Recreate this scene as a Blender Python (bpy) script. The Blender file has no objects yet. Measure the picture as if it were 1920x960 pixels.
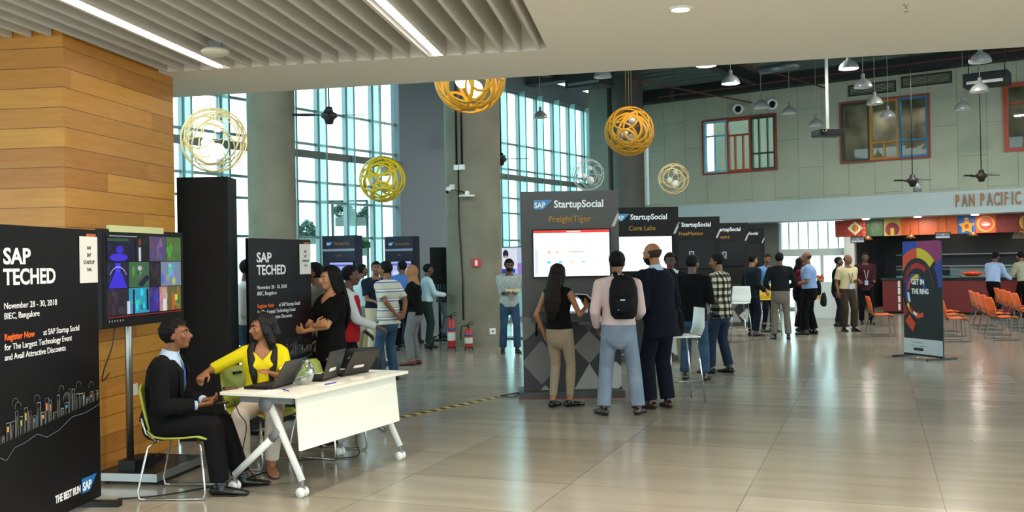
import bpy, bmesh, math, random
from mathutils import Vector, Matrix, Euler
R = math.radians
V = Vector
C = bpy.context.scene.collection
sc = bpy.context.scene
random.seed(7)

# ---------------------------------------------------------------- camera, sky, lights, exposure
F = 1820.0
ROLL, PITCH, CAMZ = R(1.07), R(0.346), 1.65
cam = bpy.data.objects.new('camera', bpy.data.cameras.new('camera')); C.objects.link(cam)
cam.data.sensor_width = 36; cam.data.lens = F/1920*36; cam.data.clip_end = 300
cam.matrix_world = Matrix.Translation((0, 0, CAMZ)) @ Matrix.Rotation(R(90)+PITCH, 4, 'X') @ Matrix.Rotation(-ROLL, 4, 'Z')
sc.camera = cam
sc.view_settings.view_transform = 'Standard'
try: sc.view_settings.look = 'None'
except Exception: pass
sc.view_settings.gamma = 1
sc.view_settings.use_curve_mapping = False
sc.view_settings.exposure = 0.03
w = bpy.data.worlds.new('sky'); sc.world = w; w.use_nodes = True
nt = w.node_tree
bg = nt.nodes['Background']
tc = nt.nodes.new('ShaderNodeTexCoord'); sx = nt.nodes.new('ShaderNodeSeparateXYZ'); rp = nt.nodes.new('ShaderNodeValToRGB')
nt.links.new(tc.outputs['Generated'], sx.inputs[0]); nt.links.new(sx.outputs['Z'], rp.inputs[0]); nt.links.new(rp.outputs[0], bg.inputs[0])
rp.color_ramp.elements[0].position = 0.0; rp.color_ramp.elements[0].color = (.55, .68, .70, 1)
rp.color_ramp.elements[1].position = 0.12; rp.color_ramp.elements[1].color = (.76, .97, 1.0, 1)
bg.inputs[1].default_value = 4.0

def area_light(name, loc, size, power, col, rot=(0, 0, 0), shape='DISK', spread=180, sy=None):
    l = bpy.data.lights.new(name, 'AREA'); l.shape = shape; l.size = size; l.energy = power; l.color = col; l.spread = R(spread)
    if sy: l.size_y = sy
    o = bpy.data.objects.new(name, l); C.objects.link(o); o.location = loc; o.rotation_euler = rot
    return o
WARM = (1, .88, .73)
# downlights recessed in the low lobby ceiling
for i, (x, y, p) in enumerate([(-3.6, 1.0, 58), (-1.2, 1.0, 60), (1.2, 1.0, 60), (3.8, 1.2, 60), (-2.2, 4.4, 50), (0.9, 3.8, 54), (3.6, 4.0, 54), (1.2, 6.9, 40), (3.7, 6.4, 40), (-1.5, 6.6, 30)]):
    area_light('ceiling_downlight_lamp', (x, y, 3.40), .16, p, WARM, spread=150)
# high bay lamps of the hall and the kitchen lamps
for (x, y, z, p) in [(6, 20, 5.9, 130), (9.5, 21, 5.9, 170), (2.5, 16, 5.9, 80), (8, 15, 5.9, 90), (3.5, 24, 5.9, 150)]:
    area_light('hall_lamp', (x, y, z), .4, p, (1, .93, .82))
for (x, y, p) in [(12.0, 28.5, 26), (13.7, 27.1, 26), (15.4, 26, 26), (10.4, 29.8, 10)]:
    area_light('kitchen_lamp', (x, y, 2.55), .2, p, (1, .82, .6))

# ---------------------------------------------------------------- helpers
def ray(u, v):
    a, b = u-960, 480-v
    c, s = math.cos(ROLL), math.sin(ROLL)
    x, z, y = a*c+b*s, -a*s+b*c, F
    c, s = math.cos(PITCH), math.sin(PITCH)
    return V((x, y*c-z*s, z*c+y*s))
def at(u, v, d):
    r = ray(u, v); return V((0, 0, CAMZ)) + r*(d/r.y)
def onz(u, v, z):
    r = ray(u, v); return V((0, 0, CAMZ)) + r*((z-CAMZ)/r.z)
def fl(u, v): return onz(u, v, 0)
def hexc(h):
    h = h.lstrip('#'); f = lambda c: c/12.92 if c <= .04045 else ((c+.055)/1.055)**2.4
    return tuple(f(int(h[i:i+2], 16)/255) for i in (0, 2, 4))
MATS = {}
def mat(name, col, rough=.6, metal=0, emit=0, bump=0, bscale=20, spec=.5, var=0, vscale=3, alpha=1, trans=0, bstretch=(1, 1, 1), coat=0):
    if name in MATS: return MATS[name]
    m = bpy.data.materials.new(name); m.use_nodes = True; n = m.node_tree.nodes; l = m.node_tree.links
    b = n['Principled BSDF']
    if isinstance(col, str): col = hexc(col)
    b.inputs['Base Color'].default_value = (*col, 1); b.inputs['Roughness'].default_value = rough; b.inputs['Metallic'].default_value = metal
    b.inputs['Specular IOR Level'].default_value = spec
    b.inputs['Coat Weight'].default_value = coat
    if emit:
        b.inputs['Emission Color'].default_value = (*col, 1); b.inputs['Emission Strength'].default_value = emit
    if trans: b.inputs['Transmission Weight'].default_value = trans
    if alpha < 1: b.inputs['Alpha'].default_value = alpha
    if bump or var:
        t = n.new('ShaderNodeTexCoord'); mp = n.new('ShaderNodeMapping'); l.new(t.outputs['Object'], mp.inputs[0])
        mp.inputs['Scale'].default_value = bstretch
    if bump:
        no = n.new('ShaderNodeTexNoise'); no.inputs['Scale'].default_value = bscale; no.inputs['Detail'].default_value = 4
        bu = n.new('ShaderNodeBump'); bu.inputs['Strength'].default_value = bump; bu.inputs['Distance'].default_value = .02
        l.new(mp.outputs[0], no.inputs['Vector']); l.new(no.outputs[0], bu.inputs['Height']); l.new(bu.outputs[0], b.inputs['Normal'])
    if var:
        no = n.new('ShaderNodeTexNoise'); no.inputs['Scale'].default_value = vscale; no.inputs['Detail'].default_value = 6
        l.new(mp.outputs[0], no.inputs['Vector'])
        mx = n.new('ShaderNodeMix'); mx.data_type = 'RGBA'
        mx.inputs[6].default_value = (*[c*(1-var) for c in col], 1); mx.inputs[7].default_value = (*[min(1, c*(1+var)) for c in col], 1)
        rr = n.new('ShaderNodeValToRGB'); rr.color_ramp.elements[0].position = .32; rr.color_ramp.elements[1].position = .68
        l.new(no.outputs[0], rr.inputs[0]); l.new(rr.outputs[0], mx.inputs[0]); l.new(mx.outputs[2], b.inputs['Base Color'])
    MATS[name] = m; return m

class MB:
    """collects simple solids; build() links them as one mesh object"""
    def __init__(s): s.v = []; s.f = []; s.mi = []; s.sm = []; s.cur = 0; s.xf = Matrix.Identity(4)
    def add(s, vs, fs, smooth=False):
        k = len(s.v); s.v += [s.xf @ V(p) for p in vs]; s.f += [tuple(i+k for i in f) for f in fs]
        s.mi += [s.cur]*len(fs); s.sm += [smooth]*len(fs); return s
    def box(s, a, b, bev=0):
        (x0, y0, z0), (x1, y1, z1) = [tuple(min(p, q) for p, q in zip(a, b)), tuple(max(p, q) for p, q in zip(a, b))]
        vs = [(x0, y0, z0), (x1, y0, z0), (x1, y1, z0), (x0, y1, z0), (x0, y0, z1), (x1, y0, z1), (x1, y1, z1), (x0, y1, z1)]
        return s.add(vs, [(0, 3, 2, 1), (4, 5, 6, 7), (0, 1, 5, 4), (1, 2, 6, 5), (2, 3, 7, 6), (3, 0, 4, 7)])
    def prism(s, pts, z0, z1):
        n = len(pts); vs = [(x, y, z0) for x, y in pts]+[(x, y, z1) for x, y in pts]
        a = sum(pts[i][0]*pts[(i+1) % n][1]-pts[(i+1) % n][0]*pts[i][1] for i in range(n))
        r = range(n)
        fs = [tuple(reversed(r)), tuple(i+n for i in r)]+[(i, (i+1) % n, (i+1) % n+n, i+n) for i in r]
        if a < 0: fs = [tuple(reversed(f)) for f in fs]
        return s.add(vs, fs)
    def tube(s, pts, rad, seg=10, side=None, caps=True, smooth=True, round_=False, closed=False):
        pts = [V(p) for p in pts]; n = len(pts)
        if not isinstance(rad, (list, tuple)) or (isinstance(rad, tuple)): rad = [rad]*n
        rad = [(r, r) if not isinstance(r, (tuple, list)) else r for r in rad]
        tang = []
        for i in range(n):
            if closed: t = pts[(i+1) % n]-pts[i-1]
            else: t = pts[min(i+1, n-1)]-pts[max(i-1, 0)]
            tang.append(t.normalized() if t.length > 1e-9 else V((0, 0, 1)))
        if round_ and not closed:
            r0, r1 = max(rad[0]), max(rad[-1])
            pre, post = [], []
            for k, c in ((.92, .38), (.7, .71), (.38, .92)):
                pre.append((pts[0]-tang[0]*r0*k, tuple(x*c for x in rad[0]), tang[0])); post.append((pts[-1]+tang[-1]*r1*k, tuple(x*c for x in rad[-1]), tang[-1]))
            pts = [p[0] for p in pre]+pts+[p[0] for p in reversed(post)]
            rad = [p[1] for p in pre]+rad+[p[1] for p in reversed(post)]
            tang = [p[2] for p in pre]+tang+[p[2] for p in reversed(post)]
            n = len(pts)
            if isinstance(side, list): side = [side[0]]*3+side+[side[-1]]*3
        vs = []; prev = None
        for i in range(n):
            t = tang[i]
            if side is not None: sd = V(side[i] if isinstance(side, list) and len(side) == n else side)
            elif prev is not None: sd = prev
            else: sd = V((1, 0, 0)) if abs(t.x) < .8 else V((0, 1, 0))
            sd = sd-t*sd.dot(t)
            if sd.length < 1e-5: sd = t.orthogonal()
            sd.normalize(); prev = sd; o = t.cross(sd)
            for k in range(seg):
                a = 2*math.pi*k/seg; vs.append(pts[i]+sd*math.cos(a)*rad[i][0]+o*math.sin(a)*rad[i][1])
        fs = []
        for i in range(n if closed else n-1):
            j = (i+1) % n
            for k in range(seg):
                k2 = (k+1) % seg; fs.append((i*seg+k, i*seg+k2, j*seg+k2, j*seg+k))
        if caps and not closed: fs += [tuple(reversed(range(seg))), tuple(range((n-1)*seg, n*seg))]
        return s.add(vs, fs, smooth)
    def cyl(s, a, b, r, seg=16, r2=None, smooth=True):
        return s.tube([a, b], [r, r if r2 is None else r2], seg, smooth=smooth)
    def ell(s, c, r, rot=None, nu=16, nv=10, smooth=True):
        M = Matrix.Translation(c) @ (rot.to_4x4() if rot else Matrix.Identity(4)) @ Matrix.Diagonal((*r, 1))
        vs = [M @ V((0, 0, -1))]
        for i in range(1, nv):
            p = math.pi*i/nv
            for k in range(nu): a = 2*math.pi*k/nu; vs.append(M @ V((math.sin(p)*math.cos(a), math.sin(p)*math.sin(a), -math.cos(p))))
        vs.append(M @ V((0, 0, 1))); top = len(vs)-1; fs = []
        for k in range(nu):
            k2 = (k+1) % nu; fs.append((0, 1+k2, 1+k)); fs.append((top, 1+(nv-2)*nu+k, 1+(nv-2)*nu+k2))
            for i in range(nv-2): fs.append((1+i*nu+k, 1+i*nu+k2, 1+(i+1)*nu+k2, 1+(i+1)*nu+k))
        return s.add(vs, fs, smooth)
    def lathe(s, prof, c=(0, 0, 0), seg=24, smooth=True):
        c = V(c); vs = []
        for r, z in prof:
            for k in range(seg): a = 2*math.pi*k/seg; vs.append(c+V((r*math.cos(a), r*math.sin(a), z)))
        fs = [(i*seg+k, i*seg+(k+1) % seg, (i+1)*seg+(k+1) % seg, (i+1)*seg+k) for i in range(len(prof)-1) for k in range(seg)]
        return s.add(vs, fs, smooth)
    def mesh(s, name, mats):
        me = bpy.data.meshes.new(name); me.from_pydata([tuple(p) for p in s.v], [], s.f)
        for m in (mats if isinstance(mats, (list, tuple)) else [mats]): me.materials.append(m)
        me.polygons.foreach_set('material_index', s.mi); me.polygons.foreach_set('use_smooth', s.sm); me.update(); return me
    def build(s, name, mats, parent=None, bevel=0):
        o = bpy.data.objects.new(name, s.mesh(name, mats)); C.objects.link(o); o.parent = parent
        if bevel:
            md = o.modifiers.new('bevel', 'BEVEL'); md.width = bevel; md.segments = 2; md.limit_method = 'ANGLE'; md.angle_limit = R(50)
        return o
def tag(o, label=None, cat=None, group=None, kind=None):
    if label: o['label'] = label
    if cat: o['category'] = cat
    if group: o['group'] = group
    if kind: o['kind'] = kind
    return o
def thing(name, label, cat, loc=(0, 0, 0), rz=0, group=None):
    o = bpy.data.objects.new(name, None); C.objects.link(o); o.location = loc; o.rotation_euler = (0, 0, rz); o.empty_display_size = .1
    return tag(o, label, cat, group)
def struct(o): o['kind'] = 'structure'; return o
def copy_tree(o, parent=None):
    c = o.copy(); C.objects.link(c); c.parent = parent
    for ch in list(o.children): copy_tree(ch, c)
    return c
def text(name, s, size, m, parent, loc, bold=0, ext=.001, align='LEFT', rot=(R(90), 0, 0), xs=1, sp=1):
    cu = bpy.data.curves.new(name, 'FONT'); cu.body = s; cu.size = size; cu.offset = bold; cu.extrude = ext; cu.align_x = align; cu.resolution_u = 3; cu.space_character = sp
    t = bpy.data.objects.new(name, cu); C.objects.link(t)
    dg = bpy.context.evaluated_depsgraph_get()
    me = bpy.data.meshes.new_from_object(t.evaluated_get(dg)); bpy.data.objects.remove(t)
    me.materials.clear(); me.materials.append(m)
    o = bpy.data.objects.new(name, me); C.objects.link(o); o.parent = parent; o.location = loc; o.rotation_euler = rot; o.scale = (xs, 1, 1)
    return o
def colmat(name, emit=0, rough=.5):
    if name in MATS: return MATS[name]
    m = bpy.data.materials.new(name); m.use_nodes = True; n = m.node_tree.nodes; l = m.node_tree.links; b = n['Principled BSDF']
    a = n.new('ShaderNodeVertexColor'); a.layer_name = 'Col'
    if emit:
        b.inputs['Base Color'].default_value = (.01, .01, .01, 1); l.new(a.outputs[0], b.inputs['Emission Color']); b.inputs['Emission Strength'].default_value = emit
        b.inputs['Roughness'].default_value = .35; b.inputs['Specular IOR Level'].default_value = .15
    else: l.new(a.outputs[0], b.inputs['Base Color']); b.inputs['Roughness'].default_value = rough
    MATS[name] = m; return m
def clip(poly, x0, x1, z0, z1):
    for ax, lim, sg in ((0, x0, 1), (0, x1, -1), (1, z0, 1), (1, z1, -1)):
        out = []
        for i in range(len(poly)):
            a, b = poly[i-1], poly[i]; da, db = (a[ax]-lim)*sg, (b[ax]-lim)*sg
            if da*db < 0: t = da/(da-db); out.append((a[0]+(b[0]-a[0])*t, a[1]+(b[1]-a[1])*t))
            if db >= 0: out.append(b)
        poly = out
        if len(poly) < 3: return []
    return poly
def rect(x0, z0, x1, z1): return [(x0, z0), (x1, z0), (x1, z1), (x0, z1)]
def disc(cx, cz, r, n=24, rz=None): return [(cx+r*math.cos(2*math.pi*k/n), cz+(rz or r)*math.sin(2*math.pi*k/n)) for k in range(n)]
def arc(cx, cz, r0, r1, a0, a1, n=16, fx=1):
    out = []
    for k in range(n):
        p, q = R(a0+(a1-a0)*k/n), R(a0+(a1-a0)*(k+1)/n)
        out.append([(cx+fx*r*math.cos(t), cz+r*math.sin(t)) for r, t in ((r0, p), (r1, p), (r1, q), (r0, q))])
    return out
def gfx(name, polys, y, parent, emit=0, lim=None, step=.0003, rough=.5):
    """flat printed / lit picture in the local XZ plane facing -Y"""
    vs, fs, cs = [], [], []; i = -1; lastc = None; nch = 1+sum(1 for a_, b_ in zip(polys, polys[1:]) if a_[0] != b_[0]); step = min(step, .008/nch)
    for (c, p) in polys:
        if c != lastc: i += 1; lastc = c
        if isinstance(c, str): c = hexc(c)
        for q in (p if isinstance(p[0][0], (tuple, list)) else [p]):
            if lim: q = clip(q, *lim)
            if len(q) < 3: continue
            a = sum(q[j-1][0]*q[j][1]-q[j][0]*q[j-1][1] for j in range(len(q)))
            if a < 0: q = q[::-1]
            k = len(vs); vs += [(x, y-step*i, z) for x, z in q]; fs.append(tuple(range(k, k+len(q)))); cs += [c]*len(q)
    me = bpy.data.meshes.new(name); me.from_pydata(vs, [], fs)
    ca = me.color_attributes.new('Col', 'FLOAT_COLOR', 'CORNER'); k = 0
    for f in fs:
        for i in f: ca.data[k].color = (*cs[i], 1); k += 1
    me.materials.append(colmat('lit_picture_%g' % emit if emit else 'printed_picture_%g' % rough, emit, rough))
    o = bpy.data.objects.new(name, me); C.objects.link(o); o.parent = parent; return o
def line(p, q, w):
    dx, dz = q[0]-p[0], q[1]-p[1]; L = math.hypot(dx, dz) or 1; nx, nz = -dz/L*w/2, dx/L*w/2
    return [(p[0]+nx, p[1]+nz), (q[0]+nx, q[1]+nz), (q[0]-nx, q[1]-nz), (p[0]-nx, p[1]-nz)]

# shared materials
white = mat('white_laminate', '#e9e4d6', .35)
whitep = mat('white_plastic', '#e8e8e4', .4)
chrome = mat('chrome', '#c9c9c6', .18, 1)
steel = mat('brushed_steel', '#9b9c9a', .35, 1)
black = mat('black_plastic', '#09090a', .5, spec=.25)
blackm = mat('black_metal', '#121212', .4, .3)
dark = mat('charcoal_board', '#4d4a48', .55)
rubber = mat('rubber', '#1a1a1a', .8)
txtw = mat('white_lettering', '#f2f2f2', .6)
txto = mat('amber_lettering', '#a8761e', .6)
txtr = mat('orange_lettering', '#f0641e', .6)
cord = mat('black_cable', '#0b0b0b', .5)
paper = mat('paper', '#e6e2dc', .8)
grey = mat('grey_plastic', '#77787a', .5)
# ---------------------------------------------------------------- floor
def floor_mat():
    m = bpy.data.materials.new('polished_stone_tiles'); m.use_nodes = True; n = m.node_tree.nodes; l = m.node_tree.links; b = n['Principled BSDF']
    t = n.new('ShaderNodeTexCoord'); mp = n.new('ShaderNodeMapping'); l.new(t.outputs['Object'], mp.inputs[0])
    br = n.new('ShaderNodeTexBrick'); br.offset = 0; br.inputs['Scale'].default_value = 1; br.inputs['Brick Width'].default_value = 1.27; br.inputs['Row Height'].default_value = .86
    br.inputs['Mortar Size'].default_value = .0035; br.inputs['Mortar Smooth'].default_value = .1; br.inputs['Bias'].default_value = 0
    br.inputs['Color1'].default_value = (*hexc('#8b8577'), 1); br.inputs['Color2'].default_value = (*hexc('#9c9688'), 1); br.inputs['Mortar'].default_value = (*hexc('#6b6353'), 1)
    l.new(mp.outputs[0], br.inputs['Vector'])
    m2 = n.new('ShaderNodeMapping'); m2.inputs['Scale'].default_value = (.55, 4.5, 1); l.new(t.outputs['Object'], m2.inputs[0])
    no = n.new('ShaderNodeTexNoise'); no.inputs['Scale'].default_value = 1.1; no.inputs['Detail'].default_value = 5; no.inputs['Distortion'].default_value = .4; l.new(m2.outputs[0], no.inputs['Vector'])
    rr = n.new('ShaderNodeValToRGB'); rr.color_ramp.elements[0].position = .36; rr.color_ramp.elements[0].color = (.90, .90, .90, 1); rr.color_ramp.elements[1].position = .62; rr.color_ramp.elements[1].color = (1.07, 1.06, 1.05, 1)
    l.new(no.outputs[0], rr.inputs[0])
    mx = n.new('ShaderNodeMix'); mx.data_type = 'RGBA'; mx.blend_type = 'MULTIPLY'; mx.inputs[0].default_value = 1
    l.new(br.outputs[0], mx.inputs[6]); l.new(rr.outputs[0], mx.inputs[7]); l.new(mx.outputs[2], b.inputs['Base Color'])
    b.inputs['Roughness'].default_value = .19; b.inputs['Specular IOR Level'].default_value = .5
    bu = n.new('ShaderNodeBump'); bu.inputs['Strength'].default_value = .04; bu.inputs['Distance'].default_value = .02
    n3 = n.new('ShaderNodeTexNoise'); n3.inputs['Scale'].default_value = 2.2; l.new(t.outputs['Object'], n3.inputs['Vector']); l.new(n3.outputs[0], bu.inputs['Height']); l.new(bu.outputs[0], b.inputs['Normal'])
    return m
g = MB().box((-26, -14, -.1), (34, 40, 0)).build('floor', floor_mat()); struct(g)
g.location = (1.885, 7.54, 0); g.rotation_euler = (0, 0, -R(20.5))

# ---------------------------------------------------------------- low lobby ceiling with baffles
ceil = mat('painted_ceiling', '#ece6da', .85)
slatm = mat('painted_baffle', '#d2cec6', .7)
voidm = mat('plenum_paint', '#a8a8a8', .9)
HC = 3.43
A8 = V((math.sin(R(8.2)), math.cos(R(8.2)), 0)); B8 = V((math.cos(R(8.2)), -math.sin(R(8.2)), 0))
eL, eR = onz(327, 183, HC), onz(1920, 88, HC)
sL, sR = onz(327, 134, HC), onz(1027, 93, HC)
ed = (eR-eL).normalized(); sd_ = (sR-sL).normalized()
E0 = eL-ed*8; E1 = eR+ed*10; S0 = sL-sd_*6
back = sR-A8*11
cl = MB()
cl.prism([(E0.x, E0.y), (S0.x, S0.y), (sR.x, sR.y), (back.x, back.y), (E1.x, back.y), (E1.x, E1.y)], HC, HC+.45)
cl.prism([(S0.x, S0.y), (sR.x, sR.y), (back.x, back.y), (S0.x, back.y)], HC+.43, HC+.5)
ce = struct(cl.build('ceiling', [ceil]))
# wood clad column footprint
K0 = V((-3.385, 7.36, 0)); K1 = K0+A8*1.72; K2 = K0-B8*2.6
i = 0
cc = sR.dot(B8)-.07
k0c = K0.dot(B8); led_c = [onz(412, 126, HC).dot(B8), onz(820, 104, HC).dot(B8)]
while cc > -9.5:
    t = (cc-S0.dot(B8))/(sR.dot(B8)-S0.dot(B8)); end = S0.lerp(sR, t).dot(A8)
    if cc < k0c+.03: end = K0.dot(A8)-.02
    if min(abs(cc-x) for x in led_c) > .06:
        s = MB(); p = B8*cc+A8*end; q = B8*cc+A8*(-2.2)
        h = B8*.014
        s.prism([((p-h).x, (p-h).y), ((p+h).x, (p+h).y), ((q+h).x, (q+h).y), ((q-h).x, (q-h).y)], HC, HC+.22)
        s.build('slat', slatm, ce)
    cc -= .163; i += 1
# plenum services seen between the baffles
pm = MB()
for off in (.45, .62):
    a = sR+A8*(-off)+V((0, 0, .33)); b_ = sL+A8*(-off)+V((0, 0, .33)); pm.cyl(a-B8*.1, b_, .022)
pm.build('pipe', mat('galvanised_pipe', '#b5b8ba', .4, .6), ce)
ledm = mat('led_strip_light', (1, .97, .92), .5, emit=9)
for nm, c_, e_, lab in (('a', led_c[0], onz(412, 126, HC).dot(A8), 'long white linear ceiling light nearer the wood clad column'), ('b', led_c[1], onz(820, 104, HC).dot(A8), 'long white linear ceiling light near the open hall side of the baffles')):
    p = B8*c_+A8*e_; q = B8*c_+A8*(-2.2); h = B8*.027
    t = thing('linear_light', lab, 'ceiling light', (0, 0, 0), group='linear lights between the baffles')
    MB().prism([((p-h).x, (p-h).y), ((p+h).x, (p+h).y), ((q+h).x, (q+h).y), ((q-h).x, (q-h).y)], HC-.002, HC+.01).build('diffuser', ledm, t)
    h = B8*.036
    MB().prism([((p-h).x, (p-h).y), ((p+h).x, (p+h).y), ((q+h).x, (q+h).y), ((q-h).x, (q-h).y)], HC+.011, HC+.11).build('housing', slatm, t)

# downlight, sprinkler, detector
p = onz(1276, 16, HC)
t = thing('downlight', 'round recessed downlight lit in the plain low ceiling', 'ceiling light', (p.x, p.y, HC))
MB().lathe([(.001, -.004), (.066, -.004)]).build('lens', mat('downlight_glow', (1, .95, .85), .5, emit=14), t)
MB().lathe([(.066, -.003), (.066, -.012), (.082, -.008), (.086, 0)]).build('trim_ring', whitep, t)
p = onz(1699, 8, HC)
t = thing('sprinkler', 'small pendent sprinkler head on the plain low ceiling', 'sprinkler', (p.x, p.y, HC))
MB().lathe([(.001, 0), (.022, 0), (.02, -.006), (.008, -.008), (.008, -.03), (.001, -.03)]).build('escutcheon', chrome, t)
s = MB().cyl((0, 0, -.05), (0, 0, -.053), .018, 12); s.tube([(-.008, 0, -.028), (-.012, 0, -.04), (0, 0, -.05)], .002, 6); s.tube([(.008, 0, -.028), (.012, 0, -.04), (0, 0, -.05)], .002, 6)
s.build('deflector', chrome, t)
p = at(404, 99, 7.7)
t = thing('smoke_detector', 'cream disc shaped ceiling device beside the linear light', 'detector', (p.x, p.y, p.z))
MB().lathe([(.001, -.03), (.06, -.028), (.105, -.005), (.112, .01), (.09, .03), (.001, .036)]).build('body', mat('cream_plastic', '#d8d0bc', .5), t)
MB().box((-.05, -.03, .03), (.05, .03, .10)).build('bracket', grey, t)

# ---------------------------------------------------------------- wood clad column
def wood_mat():
    m = bpy.data.materials.new('oak_planks'); m.use_nodes = True; n = m.node_tree.nodes; l = m.node_tree.links; b = n['Principled BSDF']
    t = n.new('ShaderNodeTexCoord'); sp = n.new('ShaderNodeSeparateXYZ'); l.new(t.outputs['Object'], sp.inputs[0])
    def M(op, a, bb=None):
        x = n.new('ShaderNodeMath'); x.operation = op
        for i, q in enumerate((a, bb)):
            if q is None: continue
            if isinstance(q, (int, float)): x.inputs[i].default_value = q
            else: l.new(q, x.inputs[i])
        return x.outputs[0]
    d = M('DIVIDE', sp.outputs[2], .152); fl_ = M('FLOOR', d); fr = M('FRACT', d)
    seam = M('LESS_THAN', fr, .035)
    sx_ = M('ADD', sp.outputs[0], sp.outputs[1])
    seg = M('FLOOR', M('DIVIDE', M('ADD', sx_, M('MULTIPLY', fl_, 1.37)), 2.1))
    cb = n.new('ShaderNodeCombineXYZ'); l.new(fl_, cb.inputs[0]); l.new(seg, cb.inputs[1])
    wn = n.new('ShaderNodeTexWhiteNoise'); wn.noise_dimensions = '3D'; l.new(cb.outputs[0], wn.inputs['Vector'])
    mp = n.new('ShaderNodeMapping'); mp.inputs['Scale'].default_value = (1, 1, 9); l.new(t.outputs['Object'], mp.inputs[0])
    no = n.new('ShaderNodeTexNoise'); no.inputs['Scale'].default_value = 3.2; no.inputs['Detail'].default_value = 6; no.inputs['Distortion'].default_value = .5; l.new(mp.outputs[0], no.inputs['Vector'])
    f = M('ADD', M('MULTIPLY', wn.outputs['Value'], .6), M('MULTIPLY', no.outputs[0], .55))
    r = n.new('ShaderNodeValToRGB'); e = r.color_ramp.elements; e[0].position = .15; e[0].color = (*hexc('#a5641f'), 1); e[1].position = .95; e[1].color = (*hexc('#d99a3f'), 1)
    l.new(f, r.inputs[0])
    mx = n.new('ShaderNodeMix'); mx.data_type = 'RGBA'; l.new(seam, mx.inputs[0]); l.new(r.outputs[0], mx.inputs[6]); mx.inputs[7].default_value = (*hexc('#6d421a'), 1)
    l.new(mx.outputs[2], b.inputs['Base Color']); b.inputs['Roughness'].default_value = .42
    return m
K3 = K1-B8*2.6
s = MB().prism([(K0.x, K0.y), (K1.x, K1.y), (K3.x, K3.y), (K2.x, K2.y)], 0.0, HC+.2)
struct(s.build('wall_wood_column', wood_mat()))
p = K0+A8*.95
s = MB(); s.box((-.004, -.03, -.05), (.004, .03, .05)); o = s.build('wall_socket', whitep); o.location = (p.x+.012, p.y, .62); o.rotation_euler = (0, 0, -R(8.2)); tag(o, 'small cream socket plate on the wood cladding behind the television stand', 'socket')

# ---------------------------------------------------------------- hall shell: facade (axis U), back wall (axis W)
UA = R(33.0)
FU = V((math.sin(UA), math.cos(UA), 0)); FN = V((math.cos(UA), -math.sin(UA), 0)); F0 = V((-4.42, 20, 0))
WV = V((-.819, .574, 0)).normalized(); WN = V((-.574, -.819, 0)).normalized(); W0 = V((12, 26, 0))
HT = 6.95
def frame(o_, ux, uy):
    m = Matrix.Identity(4)
    for i in range(3): m[i][0] = ux[i]; m[i][1] = uy[i]; m[i][2] = (0, 0, 1)[i]; m[i][3] = o_[i]
    return m
MF = frame(F0, FU, FN)        # local x along the facade, y into the room
MW = frame(W0, -WV, -WN)      # local x to the right along the back wall, y away from the room
def wall_holes(mb, x0, x1, z0, z1, y0, y1, holes):
    xs = sorted({x0, x1, *[h[0] for h in holes], *[h[2] for h in holes]}); zs = sorted({z0, z1, *[h[1] for h in holes], *[h[3] for h in holes]})
    xs = [x for x in xs if x0 <= x <= x1]; zs = [z for z in zs if z0 <= z <= z1]
    for a, b in zip(xs, xs[1:]):
        run = None
        for c, d in zip(zs, zs[1:]):
            cx, cz = (a+b)/2, (c+d)/2
            if any(h[0] < cx < h[2] and h[1] < cz < h[3] for h in holes):
                if run: mb.box((a, y0, run[0]), (b, y1, run[1])); run = None
            else: run = (run[0], d) if run else (c, d)
        if run: mb.box((a, y0, run[0]), (b, y1, run[1]))
greyw = mat('blue_grey_wall_paint', '#7d858c', .8)
s = MB(); wall_holes(s, -12, 17.5, 0, HT, -.25, 0, [(-11.9, .05, 3.35, 6.43), (5.2, .05, 13.0, 6.43)])
o = s.build('wall_facade', greyw); o.matrix_world = MF; struct(o)
framem = mat('facade_aluminium', '#8a9a9c', .35, .5); finm = bpy.data.materials.new('frosted_glass_fin'); finm.use_nodes = True
def _fin(m):
    n = m.node_tree.nodes; l = m.node_tree.links; n.clear(); o = n.new('ShaderNodeOutputMaterial'); a = n.new('ShaderNodeMixShader'); tr = n.new('ShaderNodeBsdfTransparent'); tl = n.new('ShaderNodeBsdfTranslucent')
    tr.inputs[0].default_value = (.72, .93, .93, 1); tl.inputs[0].default_value = (.8, .97, .97, 1); a.inputs[0].default_value = .35; l.new(tr.outputs[0], a.inputs[1]); l.new(tl.outputs[0], a.inputs[2]); l.new(a.outputs[0], o.inputs[0])
_fin(finm)
beamm = mat('facade_beam', '#6a706c', .6)
def glass_mat():
    m = bpy.data.materials.new('clear_glazing'); m.use_nodes = True; n = m.node_tree.nodes; l = m.node_tree.links; n.clear()
    o = n.new('ShaderNodeOutputMaterial'); mx = n.new('ShaderNodeMixShader'); tr = n.new('ShaderNodeBsdfTransparent'); gl = n.new('ShaderNodeBsdfGlossy')
    tr.inputs[0].default_value = (.86, .97, .97, 1); gl.inputs['Roughness'].default_value = .02
    fr = n.new('ShaderNodeLayerWeight'); fr.inputs[0].default_value = .5; pw = n.new('ShaderNodeMath'); pw.operation = 'POWER'; pw.inputs[1].default_value = 3; ml = n.new('ShaderNodeMath'); ml.operation = 'MULTIPLY_ADD'; ml.inputs[1].default_value = .35; ml.inputs[2].default_value = .03; l.new(fr.outputs['Facing'], pw.inputs[0]); l.new(pw.outputs[0], ml.inputs[0])
    l.new(ml.outputs[0], mx.inputs[0]); l.new(tr.outputs[0], mx.inputs[1]); l.new(gl.outputs[0], mx.inputs[2]); l.new(mx.outputs[0], o.inputs[0]); return m
glassm = glass_mat()
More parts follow.
